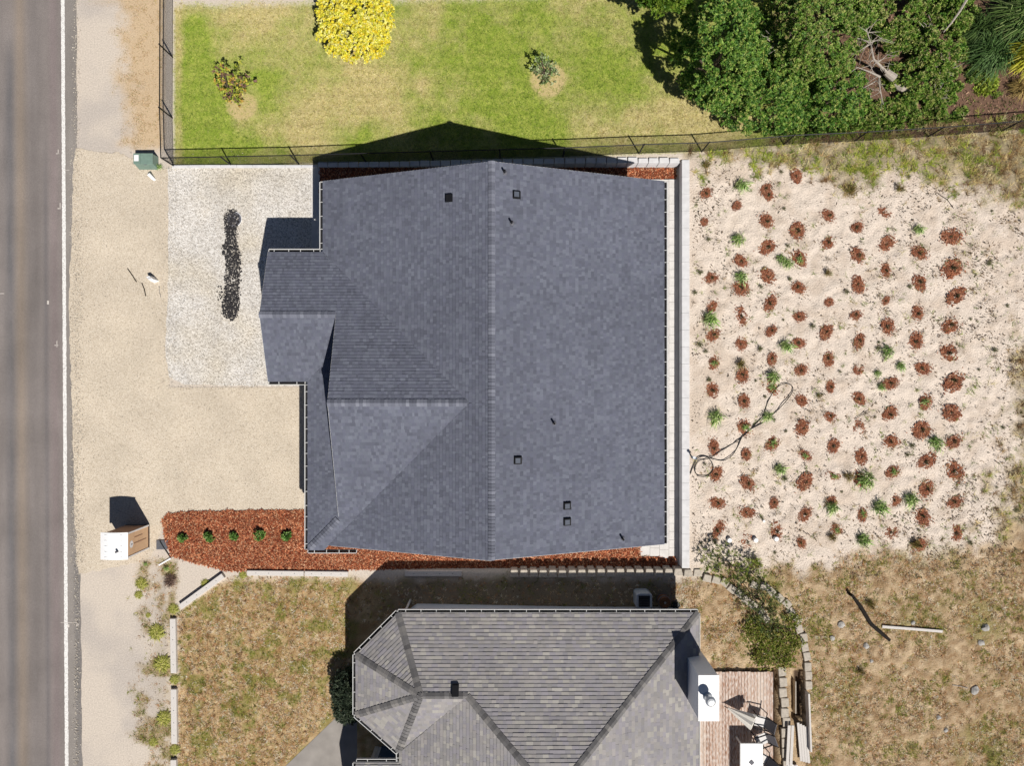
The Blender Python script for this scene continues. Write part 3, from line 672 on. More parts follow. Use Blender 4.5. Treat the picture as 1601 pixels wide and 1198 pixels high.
NE_, NM = 2.53, 0.42
def neighbour():
    h = thing('house', U(40, -560, 0.3), 'older house with a weathered brown grey shingle roof and an octagonal bay', 'house')
    q = S * NM
    fN = lambda x, y: NE_ + (-333 - y) * q
    fE = lambda x, y: NE_ + (270 - x) * q
    fW = lambda x, y: NE_ + (x + 163) * q
    A = (-127, -434.6); Rr = (-62, -434.6); zr = fN(0, -434.6)
    P0, P1, P2, P3 = (-165, -333), (-226, -394), (-226, -481), (-164.6, -535)
    apex = (53.5, -549.5)
    def pt(p, z): return U(p[0], p[1], z)
    z0 = NE_; za = fN(*apex)
    tri = lambda a, b: [pt(a, z0), pt(b, z0), pt(A, zr)]
    pal = [ob(152, 149, 151), ob(158, 154, 154), ob(148, 145, 149), ob(162, 157, 155), ob(154, 150, 155), ob(150, 147, 146), ob(157, 153, 151), ob(172, 168, 162)]
    planes = [([[pt(P0, z0), pt(A, zr), pt(Rr, zr), pt((-62, -333), z0)], [pt((-62, -333), z0), pt(Rr, zr), pt(apex, za), pt((270, -333), z0)]],
               [pt(P0, z0), pt(A, zr), pt(Rr, zr), pt(apex, za), pt((270, -333), z0)]),
              ([[pt((270, -333), z0), pt(apex, za), pt((53.5, -760), za), pt((270, -760), z0)]], None),
              ([[pt(Rr, zr), pt((-163, -535.6), z0), pt((-163, -760), z0), pt((53.5, -760), za), pt(apex, za)]], None),
              ([tri(P0, P1)], None), ([tri(P1, P2)], None), ([tri(P2, P3)], None),
              ([[pt(A, zr), pt(P3, z0), pt(Rr, zr)]], None),
              ([[pt((-226, -550), z0), pt((-226, -640), z0 + 90 * q), pt((-73, -640), z0 + 90 * q), pt((-163, -550), z0)]], None),
              ([[pt((-226, -640), z0 + 90 * q), pt((-226, -730), z0), pt((-163, -730), z0), pt((-73, -640), z0 + 90 * q)]], None)]
    rs = []
    for parts, full in planes:
        r = slab('roof_slope', full or parts[0], 0.13, ['old_roof_deck', 'white_trim'], h); rs.append(r)
        shingles('shingles', parts, 0.158, (0.12, 0.32), 0.028, pal, r)
    def hip(a, b, n1, n2, parent, name='hip_cap', lift=.045):
        """n1/n2: plan directions of the two slopes' fall"""
        a = Vector(a); b = Vector(b); t = (b - a).normalized()
        ss = []
        for n in (n1, n2):
            nn = Vector((n[0] * NM, n[1] * NM, 1)).normalized() if True else None
            s = t.cross(nn)
            if s.dot(Vector((n[0], n[1], 0))) < 0: s = -s
            ss.append(s)
        caps(a, b, ss[0], ss[1], 0.15, 0.19, parent, 'old_cap_shingle', lift, name)
    r2 = math.sqrt(.5); nN, nNW, nW, nSW, nS, nE = (0, 1), (-r2, r2), (-1, 0), (-r2, -r2), (0, -1), (1, 0)
    hip(pt(P0, z0), pt(A, zr), nNW, nN, rs[3]); hip(pt(P1, z0), pt(A, zr), nW, nNW, rs[4]); hip(pt(P2, z0), pt(A, zr), nSW, nW, rs[5]); hip(pt(P3, z0), pt(A, zr), nS, nSW, rs[6])
    hip(pt(A, zr), pt(Rr, zr), nN, nS, rs[0], 'ridge_cap'); hip(pt(Rr, zr), pt(apex, za), nW, nN, rs[2]); hip(pt((270, -333), z0), pt(apex, za), nN, nE, rs[1])
    hip(pt(apex, za), pt((53.5, -700), za), nW, nE, rs[1], 'ridge_cap')
    gz = NE_ - .01
    gutter(U(-165, -333), U(269, -333), (0, 1), gz, h, .66)
    for a, b, o in ((P1, P0, nNW), (P2, P1, nW), (P3, P2, nSW)): gutter(U(*a), U(*b), o, gz, h, .6)
    gutter(U(-163, -549), U(-163, -536), nW, gz, h, .5); gutter(U(-225, -550), U(-166.5, -550), nN, gz, h, .6); gutter(U(-226, -729), U(-226, -551), nW, gz, h, .6)
    gutter(U(270, -760), U(270, -460), nE, gz, h, 9, wd=.05); gutter(U(270, -391), U(270, -334), nE, gz, h, 9, wd=.05)
    # walls
    MB().hexa([U(-148, -344), U(253, -344), U(253, -740), U(-148, -740)], 0, 2.6).build('wall', 'white_siding', h)
    o8 = []
    for x, y in (P0, P1, P2, P3): o8.append(U(-127 + (x + 127) * .82, -434.6 + (y + 434.6) * .82))
    MB().hexa([U(-148.1, -344.2), o8[0], o8[1], o8[2], o8[3], U(-148.1, -520)], 0, 2.55).build('bay_wall', 'white_siding', h)
    MB().hexa([U(-212, -569), U(-148.1, -569), U(-148.1, -711), U(-212, -711)], 0, 2.6).build('wall', 'white_siding', h)
    MB().box(-213 * S - .02, -208 * S, -569 * S - .01, -569 * S + .03, 0, 2.5).build('corner_board', 'white_trim', h)
    d = MB().box(-203 * S, -172 * S, -569 * S + .005, -569 * S + .05, .0, 2.1).build('door', 'navy_paint', h)
    MB().lathe((-200 * S, -569 * S + .08, 1.0), [(.03, 0), (.03, .05)], 8).build('handle', 'grey_metal', d)
    MB().beam(U(-158, -338, .1) + Vector((0, 0, 0)), U(-158, -338, 2.4), .08, .06, up=(0, 1, 0)).build('downspout', 'white_trim', h)
    # chimney chase
    ch = MB().box(252 * S, 278 * S, -455 * S, -395 * S, 0.2, 4.66).build('chimney', 'chimney_siding', h)
    MB().box(251 * S, 279 * S, -456 * S, -394 * S, 4.66, 4.72).build('chimney_cap', 'white_plastic', ch)
    fl = P(1110, 1096, 5.1)
    MB().lathe((fl.x, fl.y, 4.72), [(.20, 0), (.13, .05), (.13, .42), (.21, .42), (.21, .5), (.14, .55), (.05, .57)], 18).build('flue_pipe', 'flue_metal', ch)
    # roof vent
    z = 3.6; p = P(712, 1079, z); zz = fN(0, p.y / S); p = P(712, 1079, zz)
    MB().add([(p.x + i, p.y + j, fN(0, (p.y + j) / S) + k) for k in (.02, .17) for i, j in ((-.15, -.22), (.15, -.22), (.15, .22), (-.15, .22))],
             [(3, 2, 1, 0), (4, 5, 6, 7), (0, 1, 5, 4), (1, 2, 6, 5), (2, 3, 7, 6), (3, 0, 4, 7)]).build('roof_vent', 'black_metal', h, bevel=.02)
neighbour()

# ------------------------------------------------------------------ walls of the plot
def block_run(root, path, wd, dp, z0f, z1, taper=0.8, courses=3, mat='block_concrete', name='block', jit=.03):
    """blocks one by one along a photo-pixel path; the front face looks to the left of the walk"""
    pts = [Vector(p) for p in path]; seg = []; L = 0
    for a, b in zip(pts, pts[1:]): seg.append((L, a, b)); L += (b - a).length
    n = max(1, int(L / wd)); e = L / n; o0 = org(root)
    for i in range(n):
        s = e * (i + .5)
        for l0, a, b in seg:
            if l0 <= s <= l0 + (b - a).length + 1e-6: break
        d = (b - a).normalized(); c = a + d * (s - l0); nrm = Vector((-d.y, d.x, 0))
        zt = c.z + z1 + R.uniform(-jit, jit) * .5; zb = c.z + z0f; hh = (zt - zb) / courses
        for k in range(courses):
            sh = nrm * R.uniform(-jit, jit) + d * (R.uniform(-jit, jit) * .3 + (0 if k == courses - 1 else (k % 2) * .0)); w_ = e * .94 / 2
            f = c + sh + nrm * (dp / 2 - k * .0); bk = c + sh - nrm * (dp / 2)
            bot = [f - d * w_ * taper, f + d * w_ * taper, bk + d * w_, bk - d * w_]
            MB().hexa([(p.x, p.y) for p in bot], zb + k * hh + .002, zb + (k + 1) * hh - .004).build(name, mat, root, bevel=.018)

wl = thing('retaining_wall', U(266, 29, 0), 'long pale concrete retaining wall between the paver walk and the sand', 'wall')
for i in range(24):       # cast panels with joints
    y0 = -284 + i * 26.1
    MB().box(260.4 * S, 272 * S, y0 * S + .003, (y0 + 26.1) * S - .003, 0.0, 0.69).build('panel', 'wall_concrete', wl, bevel=.008)
nw = thing('retaining_wall', U(700, 341, 0), 'block retaining wall behind the north mulch bed under the mesh fence', 'wall')
nw.location = U(130, 341, 0)
xs = list(range(-303, 255, 16))
for i, x in enumerate(xs):
    zt = max(.10, .12 + float(rise(x * S, 345 * S)))
    for k in range(3):
        z0 = zt * k / 3; z1 = zt * (k + 1) / 3; j = R.uniform(-.8, .8)
        MB().hexa([(x * S + .01, 337 * S), ((x + 15.6) * S, 337 * S), ((x + 14.8) * S, (345 + j) * S), ((x + .8) * S, (345 + j) * S)], z0 + .002, z1 - .003).build('block', 'wall_concrete', nw, bevel=.012)
kb = thing('concrete_kerb', U(-420, 339, 0), 'low white concrete kerb between the white gravel and the mesh fence', 'kerb')
for i in range(9):
    x = -530 + i * 25.2
    MB().box(x * S + .004, (x + 25) * S, 336 * S, 340.2 * S, 0, .13).build('kerb_stone', 'wall_concrete', kb, bevel=.012)
sw = thing('retaining_wall', U(140, -292, 0), 'tapered block retaining wall at the edge of the mulch bed, facing the grey roofed house', 'wall')
def UP(x, y, z): return U(x, y, z)
block_run(sw, [U(292, -291, 0.0), U(-4, -292, 0.0)][::-1], .44, .34, 0.0, .70, .72)
cw = thing('stone_border', G(1130, 915), 'short curving run of edging blocks below the leafy shrub', 'stone border')
block_run(cw, [G(1098, 901), G(1130, 909), G(1152, 926), G(1185, 952), G(1200, 972)], .42, .34, -.2, .16, .85, 1)
cw2 = thing('stone_border', G(1240, 985), 'long arc of pale edging stones round the leafy shrub', 'stone border')
block_run(cw2, [G(1172, 910), G(1205, 922), G(1228, 945), G(1246, 968), G(1254, 995), G(1260, 1030), G(1262, 1078)], .42, .32, -.2, .14, .88, 1, jit=.07)
cw3 = thing('stone_border', G(1225, 1120), 'straight row of edging stones beside the wooden deck', 'stone border')
block_run(cw3, [G(1221, 1042), G(1226, 1110), G(1229, 1215)], .46, .36, -.2, .16, .9, 1, jit=.06)

# landscape timbers
def timber(a, b, wd, ht, label, name='landscape_timber', cat='timber', group=None):
    a = G(*a); b = G(*b); t = thing(name, (a + b) / 2, label, cat, group)
    o = MB().beam(a + Vector((0, 0, ht / 2 - .03)), b + Vector((0, 0, ht / 2 - .03)), wd, ht).build('beam', 'weathered_timber', t, bevel=.012)
    d = (b - a).normalized(); n = 4
    for i in range(n):
        q = a.lerp(b, (i + .7) / (n + .4)) + Vector((0, 0, ht - .03))
        MB().lathe((q.x, q.y, q.z - .01), [(.02, 0), (.02, .016)], 8).build('spike', 'grate_metal', t)
timber((284, 948), (351, 899), .26, .22, 'weathered timber laid askew at the corner of the dry yard')
timber((272.5, 966), (274, 1051), .27, .22, 'weathered timber by the roadside, next to the askew one')
timber((274, 1076), (275, 1161), .27, .22, 'weathered timber in the middle of the roadside row')
timber((273.5, 1186), (275, 1270), .27, .22, 'weathered timber cut off by the lower end of the roadside row')
timber((388, 895), (476, 896), .24, .2, 'weathered timber edging the mulch bed in the sun')
timber((478, 896), (545, 897), .24, .2, 'second weathered timber edging the mulch bed')
timber((634, 896), (722, 896), .24, .2, 'weathered timber edging the mulch bed in the shade of the eave')

# ------------------------------------------------------------------ mesh fences
def fence(root, pts, posts, ht=1.28):
    P3 = [G(*p) for p in pts]
    def at(p, h): return p + Vector((0, 0, h))
    m = MB(); m.tube([at(p, ht) for p in P3], .024, 6); m.build('top_rail', 'black_metal', root)
    m = MB(); m.tube([at(p, .06) for p in P3], .008, 4); m.build('tension_wire', 'black_metal', root)
    for q in posts:
        p = G(*q); MB().tube([at(p, -.1), at(p, ht + .05)], .034, 8).build('post', 'black_metal', root)
    V = []
    for a, b in zip(P3, P3[1:]):
        d = (b - a); L = d.length; d.normalize(); nn = Vector((-d.y, d.x, 0)) if abs(d.z) < .9 else Vector((1, 0, 0))
        sp = .08; h0, h1 = .05, ht - .01; hh = h1 - h0
        for sgn in (1, -1):
            x = -hh
            while x < L + hh:
                xa, xb = (x, x + hh) if sgn > 0 else (x + hh, x)
                za, zb = h0, h1
                # clip to 0..L
                if min(xa, xb) < L and max(xa, xb) > 0:
                    def cl(t): return min(max(t, 0), L)
                    ta = (cl(xa) - xa) / (xb - xa); tb = (cl(xb) - xa) / (xb - xa)
                    pa = a + d * (xa + (xb - xa) * ta) + Vector((0, 0, za + (zb - za) * ta)); pb = a + d * (xa + (xb - xa) * tb) + Vector((0, 0, za + (zb - za) * tb))
                    if (pb - pa).length > .02:
                        r = .0032; t = (pb - pa).normalized(); u = nn * r; v = t.cross(nn) * r; off = nn * (.004 * sgn)
                        c = [u, -u * .5 + v * .87, -u * .5 - v * .87]
                        for i in range(3):
                            j = (i + 1) % 3; V.append([pa + c[i] + off, pa + c[j] + off, pb + c[j] + off, pb + c[i] + off])
                x += sp
    V = np.array([[tuple(q) for q in f] for f in V])
    bulk('chain_link_mesh', V, np.full((len(V), 3), .012), 'blade', root)
fw = thing('chain_link_fence', G(271, 150), 'black chain link fence between the roadside dirt and the green lawn', 'fence')
fence(fw, [(271, -60), (270.5, 90), (270, 184), (272, 259)], [(271, -5), (270, 89), (269.5, 184)])
fn = thing('chain_link_fence', G(700, 250), 'long black chain link fence between the green lawn and the dark roofed house', 'fence')
fence(fn, [(273, 260), (467, 256), (880, 245), (999, 240), (1097, 237), (1225, 226), (1335, 221), (1450, 214), (1601, 202), (1680, 196)],
      [(273, 260), (362, 258.5), (467, 256), (572, 253), (677, 250), (782, 248), (880, 245), (999, 240), (1097, 237), (1225, 226), (1335, 221), (1450, 214), (1565, 205)])

# ------------------------------------------------------------------ roadside things
def toilet():
    x0, x1 = (196 - CX) * S, (235 - CX) * S; y0, y1 = -(858 - CY) * S, -(820 - CY) * S
    t = thing('portable_toilet', ((x0 + x1) / 2, (y0 + y1) / 2, 0.0), 'tan portable toilet with a white roof on the gravel by the road', 'toilet')
    MB().box(x0 + .02, x1 - .02, y0 + .02, y1 - .02, .014, .12).build('skid_base', 'dark_brown_plastic', t, bevel=.02)
    MB().box(x0 + .03, x1 - .06, y0 + .03, y1 - .03, .12, 2.02).build('cabin', 'brown_plastic', t, bevel=.03)
    d = MB().box(x1 - .06, x1 - .02, y0 + .09, y1 - .05, .16, 1.96).build('door', 'tan_plastic', t, bevel=.01)
    for a, b in ((.3, 1.35),):
        MB().box(x1 - .02, x1 - .012, (y0 + y1) / 2 - .03, (y0 + y1) / 2 + .01, .35, 1.45).build('door_rib', 'brown_plastic', d)
    MB().box(x1 - .02, x1 - .008, y1 - .34, y1 - .31, .7, 1.4).build('door_rib', 'brown_plastic', d)
    MB().box(x1 - .02, x1 - .004, y0 + .12, y1 - .08, 1.46, 1.9).build('sign_panel', 'tan_plastic', d)
    yy = (y0 + y1) / 2
    # oval emblem with a small figure
    m = MB(); n = 20
    m.add([(x1 - .001, yy + .30 * math.cos(2 * math.pi * i / n) * .55, 1.68 + .15 * math.sin(2 * math.pi * i / n)) for i in range(n)], [tuple(range(n))]); m.build('emblem', 'white_plastic', d)
    MB().box(x1 - .0005, x1 + .002, yy - .02, yy + .02, 1.6, 1.72).build('emblem_mark', 'grate_metal', d)
    for y in (y0 + .05, y1 - .035): MB().box(x1 - .06, x1 + .0, y - .03, y + .03, .12, 2.0).build('door_jamb', 'white_plastic', t)
    # arched white roof with shallow ribs
    m = MB(); n = 10; prof = []
    for i in range(n + 1):
        u = i / n; prof.append((x0 - .02 + (x1 - x0 + .04) * u, 2.02 + .10 * math.sin(math.pi * u)))
    vs = [(x, y, z) for y in (y0 - .03, y1 + .03) for x, z in prof] + [(x, y, 2.0) for y in (y0 - .03, y1 + .03) for x, z in prof]; k = n + 1
    fs = [(i, i + 1, k + i + 1, k + i) for i in range(n)] + [(2 * k + i, 3 * k + i, 3 * k + i + 1, 2 * k + i + 1) for i in range(n)]
    fs += [(i, 2 * k + i, 2 * k + i + 1, i + 1) for i in range(n)] + [(k + i, k + i + 1, 3 * k + i + 1, 3 * k + i) for i in range(n)] + [(0, k, 3 * k, 2 * k), (n, 2 * k + n, 3 * k + n, k + n)]
    r = m.add(vs, fs).build('roof', 'white_plastic', t)
    for j in range(5):
        y = y0 + .08 + j * (y1 - y0 - .16) / 4
        MB().beam(((x0 + .2), y, 2.06), ((x1 - .2), y, 2.06), .03, .09).build('roof_rib', 'white_plastic', r, bevel=.01)
    MB().lathe((x0 + .80, y0 + .36, 2.06), [(.045, 0), (.045, .2), (.03, .2), (.03, .15)], 10).build('vent_pipe', 'grate_metal', r)
toilet()
def pedestal():
    a = P(208, 256, .55); b = P(239, 237, .55)
    t = thing('utility_pedestal', G(225, 250), 'green utility box with a white label beside the fence corner', 'utility box')
    x0, x1, y0, y1 = a.x, b.x, a.y, b.y
    m = MB(); m.hexa([(x0, y0 - .12), (x1, y0 - .12), (x1, y1 - .06), (x0, y1 - .06)], 0, .5, 0, [(x0 + .03, y0), (x1 - .03, y0), (x1 - .03, y1 - .08), (x0 + .03, y1 - .08)])
    m.build('cabinet', 'green_enamel', t, bevel=.02)
    xm = x0 + (x1 - x0) * .36
    MB().box(x0 + .01, xm - .008, y0 - .01, y1 - .07, .505, .55).build('lid', 'green_enamel', t, bevel=.01)
    l2 = MB().box(xm, x1 - .01, y0 - .01, y1 - .07, .505, .55).build('lid', 'green_enamel', t, bevel=.01)
    MB().box(x0 + .05, x0 + .26, y0 + .13, y0 + .42, .551, .554).build('warning_label', 'white_plastic', t)
    MB().box(x1 - .45, x1 - .33, y0 - .035, y0 - .011, .47, .51).build('latch', 'grey_metal', t)
pedestal()
def rock_mesh(name, c, r, mat, parent=None, sq=(1, 1, .7), sub=2, seed=0):
    bm = bmesh.new(); bmesh.ops.create_icosphere(bm, subdivisions=sub, radius=1.0); rr = random.Random(seed)
    off = Vector((rr.random() * 9, rr.random() * 9, rr.random() * 9))
    from mathutils import noise as mn
    for v in bm.verts:
        k = 1 + .35 * mn.noise(v.co * 1.3 + off) + .12 * mn.noise(v.co * 3.1 + off)
        v.co = Vector((v.co.x * k * r * sq[0], v.co.y * k * r * sq[1], v.co.z * k * r * sq[2]))
    me = bpy.data.meshes.new(name); bm.to_mesh(me); bm.free()
    return link(name, me, parent, c, mat)
def small_things():
    # white rubble block pulled out of the gravel, with loose wires
    t = thing('marker_box', G(241, 438), 'small tilted white concrete block on the tan gravel', 'block')
    p = G(241, 438)
    m = MB(); m.hexa([(p.x - .22, p.y + .08), (p.x + .02, p.y - .16), (p.x + .26, p.y - .05), (p.x + .02, p.y + .17)], 0, .40, 0, [(p.x - .20, p.y + .10), (p.x + .0, p.y - .09), (p.x + .16, p.y - .02), (p.x - .05, p.y + .16)])
    m.build('body', 'white_plastic', t, bevel=.02)
    MB().box(p.x - .1, p.x + .06, p.y - .02, p.y + .06, .40, .43).build('lid', 'wall_concrete', t, bevel=.01)
    for pts, lb in (([(200, 420), (207, 430), (214, 441)], 'thin dark rod lying on the tan gravel towards the road'), ([(222.5, 443), (226, 452), (228.5, 463)], 'short bent dark rod on the tan gravel beside the white block')):
        m = MB(); m.tube([G(*q, .02 + .014) for q in pts], .022, 6)
        o = m.build('metal_rod', 'dark_wood', None, loc=G(*pts[1], .03)); tag(o, lb, 'rod')
    m = MB(); m.tube([G(249, 447, .03), G(250, 458, .03), G(252, 465, .03)], .01, 5); tag(m.build('wire', 'grate_metal', None, loc=G(250, 457, .02)), 'thin wire trailing from the small white block', 'wire')
    # white bottle-like stub by the pedestal
    p = G(237, 276); q = G(241, 280)
    m = MB(); m.tube([p + Vector((-.02, .06, .28)), q + Vector((0, 0, .1)), q + Vector((.03, -.03, 0))], [.085, .08, .07], 10); tag(m.build('pipe_stub', 'white_plastic', None, loc=q), 'white leaning pipe stub beside the green utility box', 'pipe')
    # drain grate with a hose
    p = G(254, 852); t = thing('drain_grate', p, 'grey metal grate plate at the end of the mulch bed', 'grate')
    MB().box(p.x - .27, p.x + .27, p.y - .22, p.y + .22, .02, .05).build('frame', 'grate_metal', t)
    for i in range(9): MB().box(p.x - .24, p.x + .24, p.y - .19 + i * .045, p.y - .17 + i * .045, .051, .066).build('bar', 'grey_metal', t)
    m = MB(); m.tube([G(251, 845, .1), G(258, 857, .08), G(264, 867, .05), G(268, 873, .05)], .022, 6); tag(m.build('drain_hose', 'rubber', None, loc=G(258, 857, .05)), 'short black hose lying across the metal grate', 'hose')
    m = MB(); m.beam(G(249, 884, .03), G(268, 873, .05), .07, .04); tag(m.build('stake', 'white_plastic', None, loc=G(258, 878)), 'thin white stake lying by the mulch bed corner', 'stake')
    # garden hose on the sand
    path = [(1079, 741), (1083, 730), (1090, 717), (1103, 714), (1113, 724), (1113, 737), (1102, 745), (1090, 743), (1086, 733), (1092, 721), (1108, 717), (1122, 708), (1140, 697), (1158, 685), (1176, 668), (1192, 650), (1200, 628), (1212, 608), (1226, 600), (1237, 603), (1238, 613), (1226, 630), (1208, 648), (1192, 661), (1170, 673), (1160, 683), (1153, 698), (1144, 712), (1130, 720), (1112, 717), (1098, 713), (1088, 718), (1080, 716)]
    pts = [G(*q, .05) for q in path]; fine = []
    for i in range(len(pts) - 1):
        a, b, c, d = pts[max(i - 1, 0)], pts[i], pts[i + 1], pts[min(i + 2, len(pts) - 1)]
        for k in range(5):
            t = k / 5; fine.append(.5 * ((2 * b) + (c - a) * t + (2 * a - 5 * b + 4 * c - d) * t * t + (3 * b - a - 3 * c + d) * t ** 3))
    m = MB(); m.tube(fine, .019, 6); tag(m.build('garden_hose', 'rubber', None, loc=G(1160, 680)), 'black garden hose coiled and looped across the pale sand', 'hose')
    p = G(1081, 714); t = thing('hose_spigot', p, 'blue hose tap beside the retaining wall on the sand', 'tap')
    m = MB(); m.tube([p, p + Vector((0, 0, .5))], .035, 8); m.tube([p + Vector((0, 0, .45)), p + Vector((.12, -.05, .4))], .03, 8); m.build('body', 'blue_plastic', t)
    MB().lathe((p.x, p.y, p.z + .5), [(.07, 0), (.07, .03)], 10).build('handle', 'flue_metal', t)
    # white clean-out caps
    for i, (x, y, lb) in enumerate(((1139, 844, 'white round pipe cap on the sand, alone beside the retaining wall'), (1180, 844, 'white round pipe cap on the sand beside a mulch patch'), (1212, 842, 'white round pipe cap on the sand, the one farthest from the retaining wall'), (1194, 815, 'small white disc lying on the sand'))):
        p = G(x, y); k = .12 if i < 3 else .06
        tag(MB().lathe((p.x, p.y, p.z), [(k, -.05), (k, .16 if i < 3 else .05), (k * .8, .2 if i < 3 else .06)], 14).build('cleanout_pipe', 'white_plastic', None, loc=p), lb, 'pipe cap')
    # AC unit and barrel in the shade
    p = G(1002, 932); t = thing('heat_pump', p, 'pale grey cooling unit with a dark square fan opening in the shade', 'heat pump')
    q = .36; z = p.z
    MB().hexa([(p.x - q, p.y - q * .8), (p.x - q * .6, p.y - q), (p.x + q * .6, p.y - q), (p.x + q, p.y - q * .8), (p.x + q, p.y + q * .8), (p.x + q * .6, p.y + q), (p.x - q * .6, p.y + q), (p.x - q, p.y + q * .8)], z, z + .86).build('casing', 'grey_plastic', t, bevel=.015)
    MB().box(p.x - q * .72, p.x + q * .72, p.y - q * .72, p.y + q * .72, z + .861, z + .87).build('fan_opening', 'recess_shade', t)
    for i in range(7): MB().box(p.x - q * .7, p.x + q * .7, p.y - q * .66 + i * q * .22, p.y - q * .64 + i * q * .22, z + .871, z + .88).build('guard_bar', 'grate_metal', t)
    p = G(1035, 936); t = thing('barrel', p, 'brown wooden barrel in the shade beside the cooling unit', 'barrel')
    MB().lathe((p.x, p.y, p.z), [(.24, 0), (.30, .35), (.25, .7), (.22, .7), (.21, .66)], 18).build('body', 'barrel_wood', t)
    for z_ in (.15, .52): MB().lathe((p.x, p.y, p.z + z_), [(.295, 0), (.30, .03), (.295, .06)], 18).build('hoop', 'grate_metal', t)
    MB().lathe((p.x, p.y, p.z + .66), [(.05, 0), (.05, .05)], 10).build('bung', 'grey_metal', t)
    p = G(1056, 945); tag(MB().lathe((p.x, p.y, p.z), [(.14, 0), (.17, .22), (.15, .22), (.14, .18)], 12).build('plant_pot', 'rubber', None, loc=p), 'small black plant pot by the corner of the eave', 'pot')
    # meadow finds
    m = MB(); m.tube([G(1334, 934, .06), G(1345, 949, .07), G(1356, 968, .07), G(1361, 976, .07), G(1374, 987, .07), G(1390, 1001, .06)], [.07, .09, .095, .09, .09, .07], 8)
    tag(m.build('charred_log', 'dark_wood', None, loc=G(1360, 970)), 'dark bent log lying in the dry meadow', 'log')
    p = G(1328, 929); tag(MB().lathe((p.x, p.y, p.z), [(.07, -.05), (.07, .35), (.05, .37)], 9).build('stump', 'dark_wood', None, loc=p), 'small dark stump at the end of the bent log', 'stump')
    m = MB(); m.beam(G(1378, 979.5, .05), G(1425, 983, .06), .12, .09); m.beam(G(1425, 983, .06), G(1472, 987, .05), .12, .09); tag(m.build('bleached_plank', 'weathered_timber', None, loc=G(1425, 983)), 'long bleached white plank lying in the dry meadow', 'plank')
    for i, (x, y, r, lb) in enumerate(((1315, 977, .17, 'grey rounded rock left of the bent dark log'), (1301, 998, .13, 'small grey rock nearest the stone arc'), (1354, 1010, .15, 'grey rock below the bent dark log'), (1540, 982, .20, 'largest grey rock near the far end of the bleached plank'),
                                    (1533, 1005, .17, 'grey rock just below the largest rock'), (1427, 974, .11, 'small grey rock touching the bleached plank'), (1523, 1079, .22, 'pale bluish rock beside a thin stick in the meadow'), (1467, 1122, .12, 'grey rock half hidden in the grass'), (1362, 1034, .10, 'slim pale stone in the dry grass'), (1478, 1142, .12, 'pale stone low in the meadow'))):
        o = rock_mesh('rock', G(x, y, r * .05), r, 'rock', None, (1, .95, .75), 2, i); tag(o, lb, 'rock')
    m = MB(); m.tube([G(1488, 1071, .05), G(1500, 1073, .05), G(1512, 1076, .06)], .02, 5); tag(m.build('stick', 'dead_wood', None, loc=G(1500, 1073)), 'thin pale stick beside the bluish rock', 'stick')
    m = MB(); m.tube([G(1480, 665, .03), G(1484, 661, .03)], .015, 5)
    # twigs on the sand
    for i, (a, b, lb) in enumerate((((1335, 655), (1361, 643), 'thin dark twig on the sand among the mulch patches'), ((1466, 303), (1490, 326), 'dark twig near the grassy edge of the sand'))):
        A = G(*a, .04); B = G(*b, .05); M_ = (A + B) / 2 + Vector((.05, .06, .01))
        m = MB(); m.tube([A, M_, B], [.012, .02, .012], 5); m.tube([M_, M_ + Vector((.2, .2, .03))], [.012, .006], 4); tag(m.build('twig', 'dark_wood', None, loc=M_), lb, 'twig')
small_things()

def drain_strip():
    out = [(351, 338), (358, 329), (368, 329), (374, 340), (372, 352), (370, 362), (369, 374), (372, 388), (377, 401), (376, 425), (374, 450), (375, 472), (374, 490), (366, 500), (358, 501), (349, 492), (350, 472), (352, 452), (354, 425), (355, 412), (350, 396), (349, 386), (354, 376), (356, 372), (353, 360)]
    p0 = G(363, 415)
    t = thing('drain_rock_strip', p0, 'winding strip of black drain rock on the pale gravel', 'rock strip')
    n = 5200; px = rng.uniform(342, 384, n); py = rng.uniform(326, 505, n); pj = px + rng.normal(0, 1.3, n); pk = py + rng.normal(0, 1.3, n)
    k = in_poly(px, py, out); px = np.concatenate([pj[k], rng.uniform(340, 350, 24)]); py = np.concatenate([pk[k], rng.uniform(448, 470, 24)])
    X = (px - CX) * S; Y = -(py - CY) * S; n = len(X)
    # octahedral stones: 8 triangles each
    r = rng.uniform(.022, .05, n); base = np.array([[1, 0, 0], [0, 1, 0], [-1, 0, 0], [0, -1, 0], [0, 0, 1], [0, 0, -1]], float)
    vv = base[None] * r[:, None, None] * rng.uniform(.7, 1.3, (n, 6, 1)); a = rng.random(n) * 6.28; ca, sa = np.cos(a), np.sin(a)
    x = vv[:, :, 0] * ca[:, None] - vv[:, :, 1] * sa[:, None]; y = vv[:, :, 0] * sa[:, None] + vv[:, :, 1] * ca[:, None]
    vv = np.stack([x + X[:, None], y + Y[:, None], vv[:, :, 2] * .8 + .04 + rng.uniform(0, .04, n)[:, None]], -1)
    F_ = np.array([[0, 1, 4], [1, 2, 4], [2, 3, 4], [3, 0, 4], [1, 0, 5], [2, 1, 5], [3, 2, 5], [0, 3, 5]])
    mid = ((py > 415) & (py < 455)); light = np.where(mid, .22, .08); lt = rng.random(n) < light
    c = np.where(lt[:, None], np.array(ob(176, 170, 162)), np.array(ob(62, 60, 62))) * rng.uniform(.6, 1.4, (n, 1))
    V = vv[:, F_].reshape(-1, 3, 3); C = np.repeat(c, 8, 0)
    tag(bulk('black_stones', V, C, 'stone_bits', t), kind='stuff')
    q = G(366, 343)
    lid = MB().lathe((q.x + .02, q.y, .02), [(.36, 0), (.36, .035), (.30, .04), (.29, .03)], 24).build('drain_lid', 'grate_metal', t)
    MB().tube([(q.x + .02 + .36 * math.cos(a_), q.y + .36 * math.sin(a_), .055) for a_ in np.linspace(-2.2, 1.4, 16)], .014, 5).build('lid_rim', 'white_plastic', lid)
drain_strip()

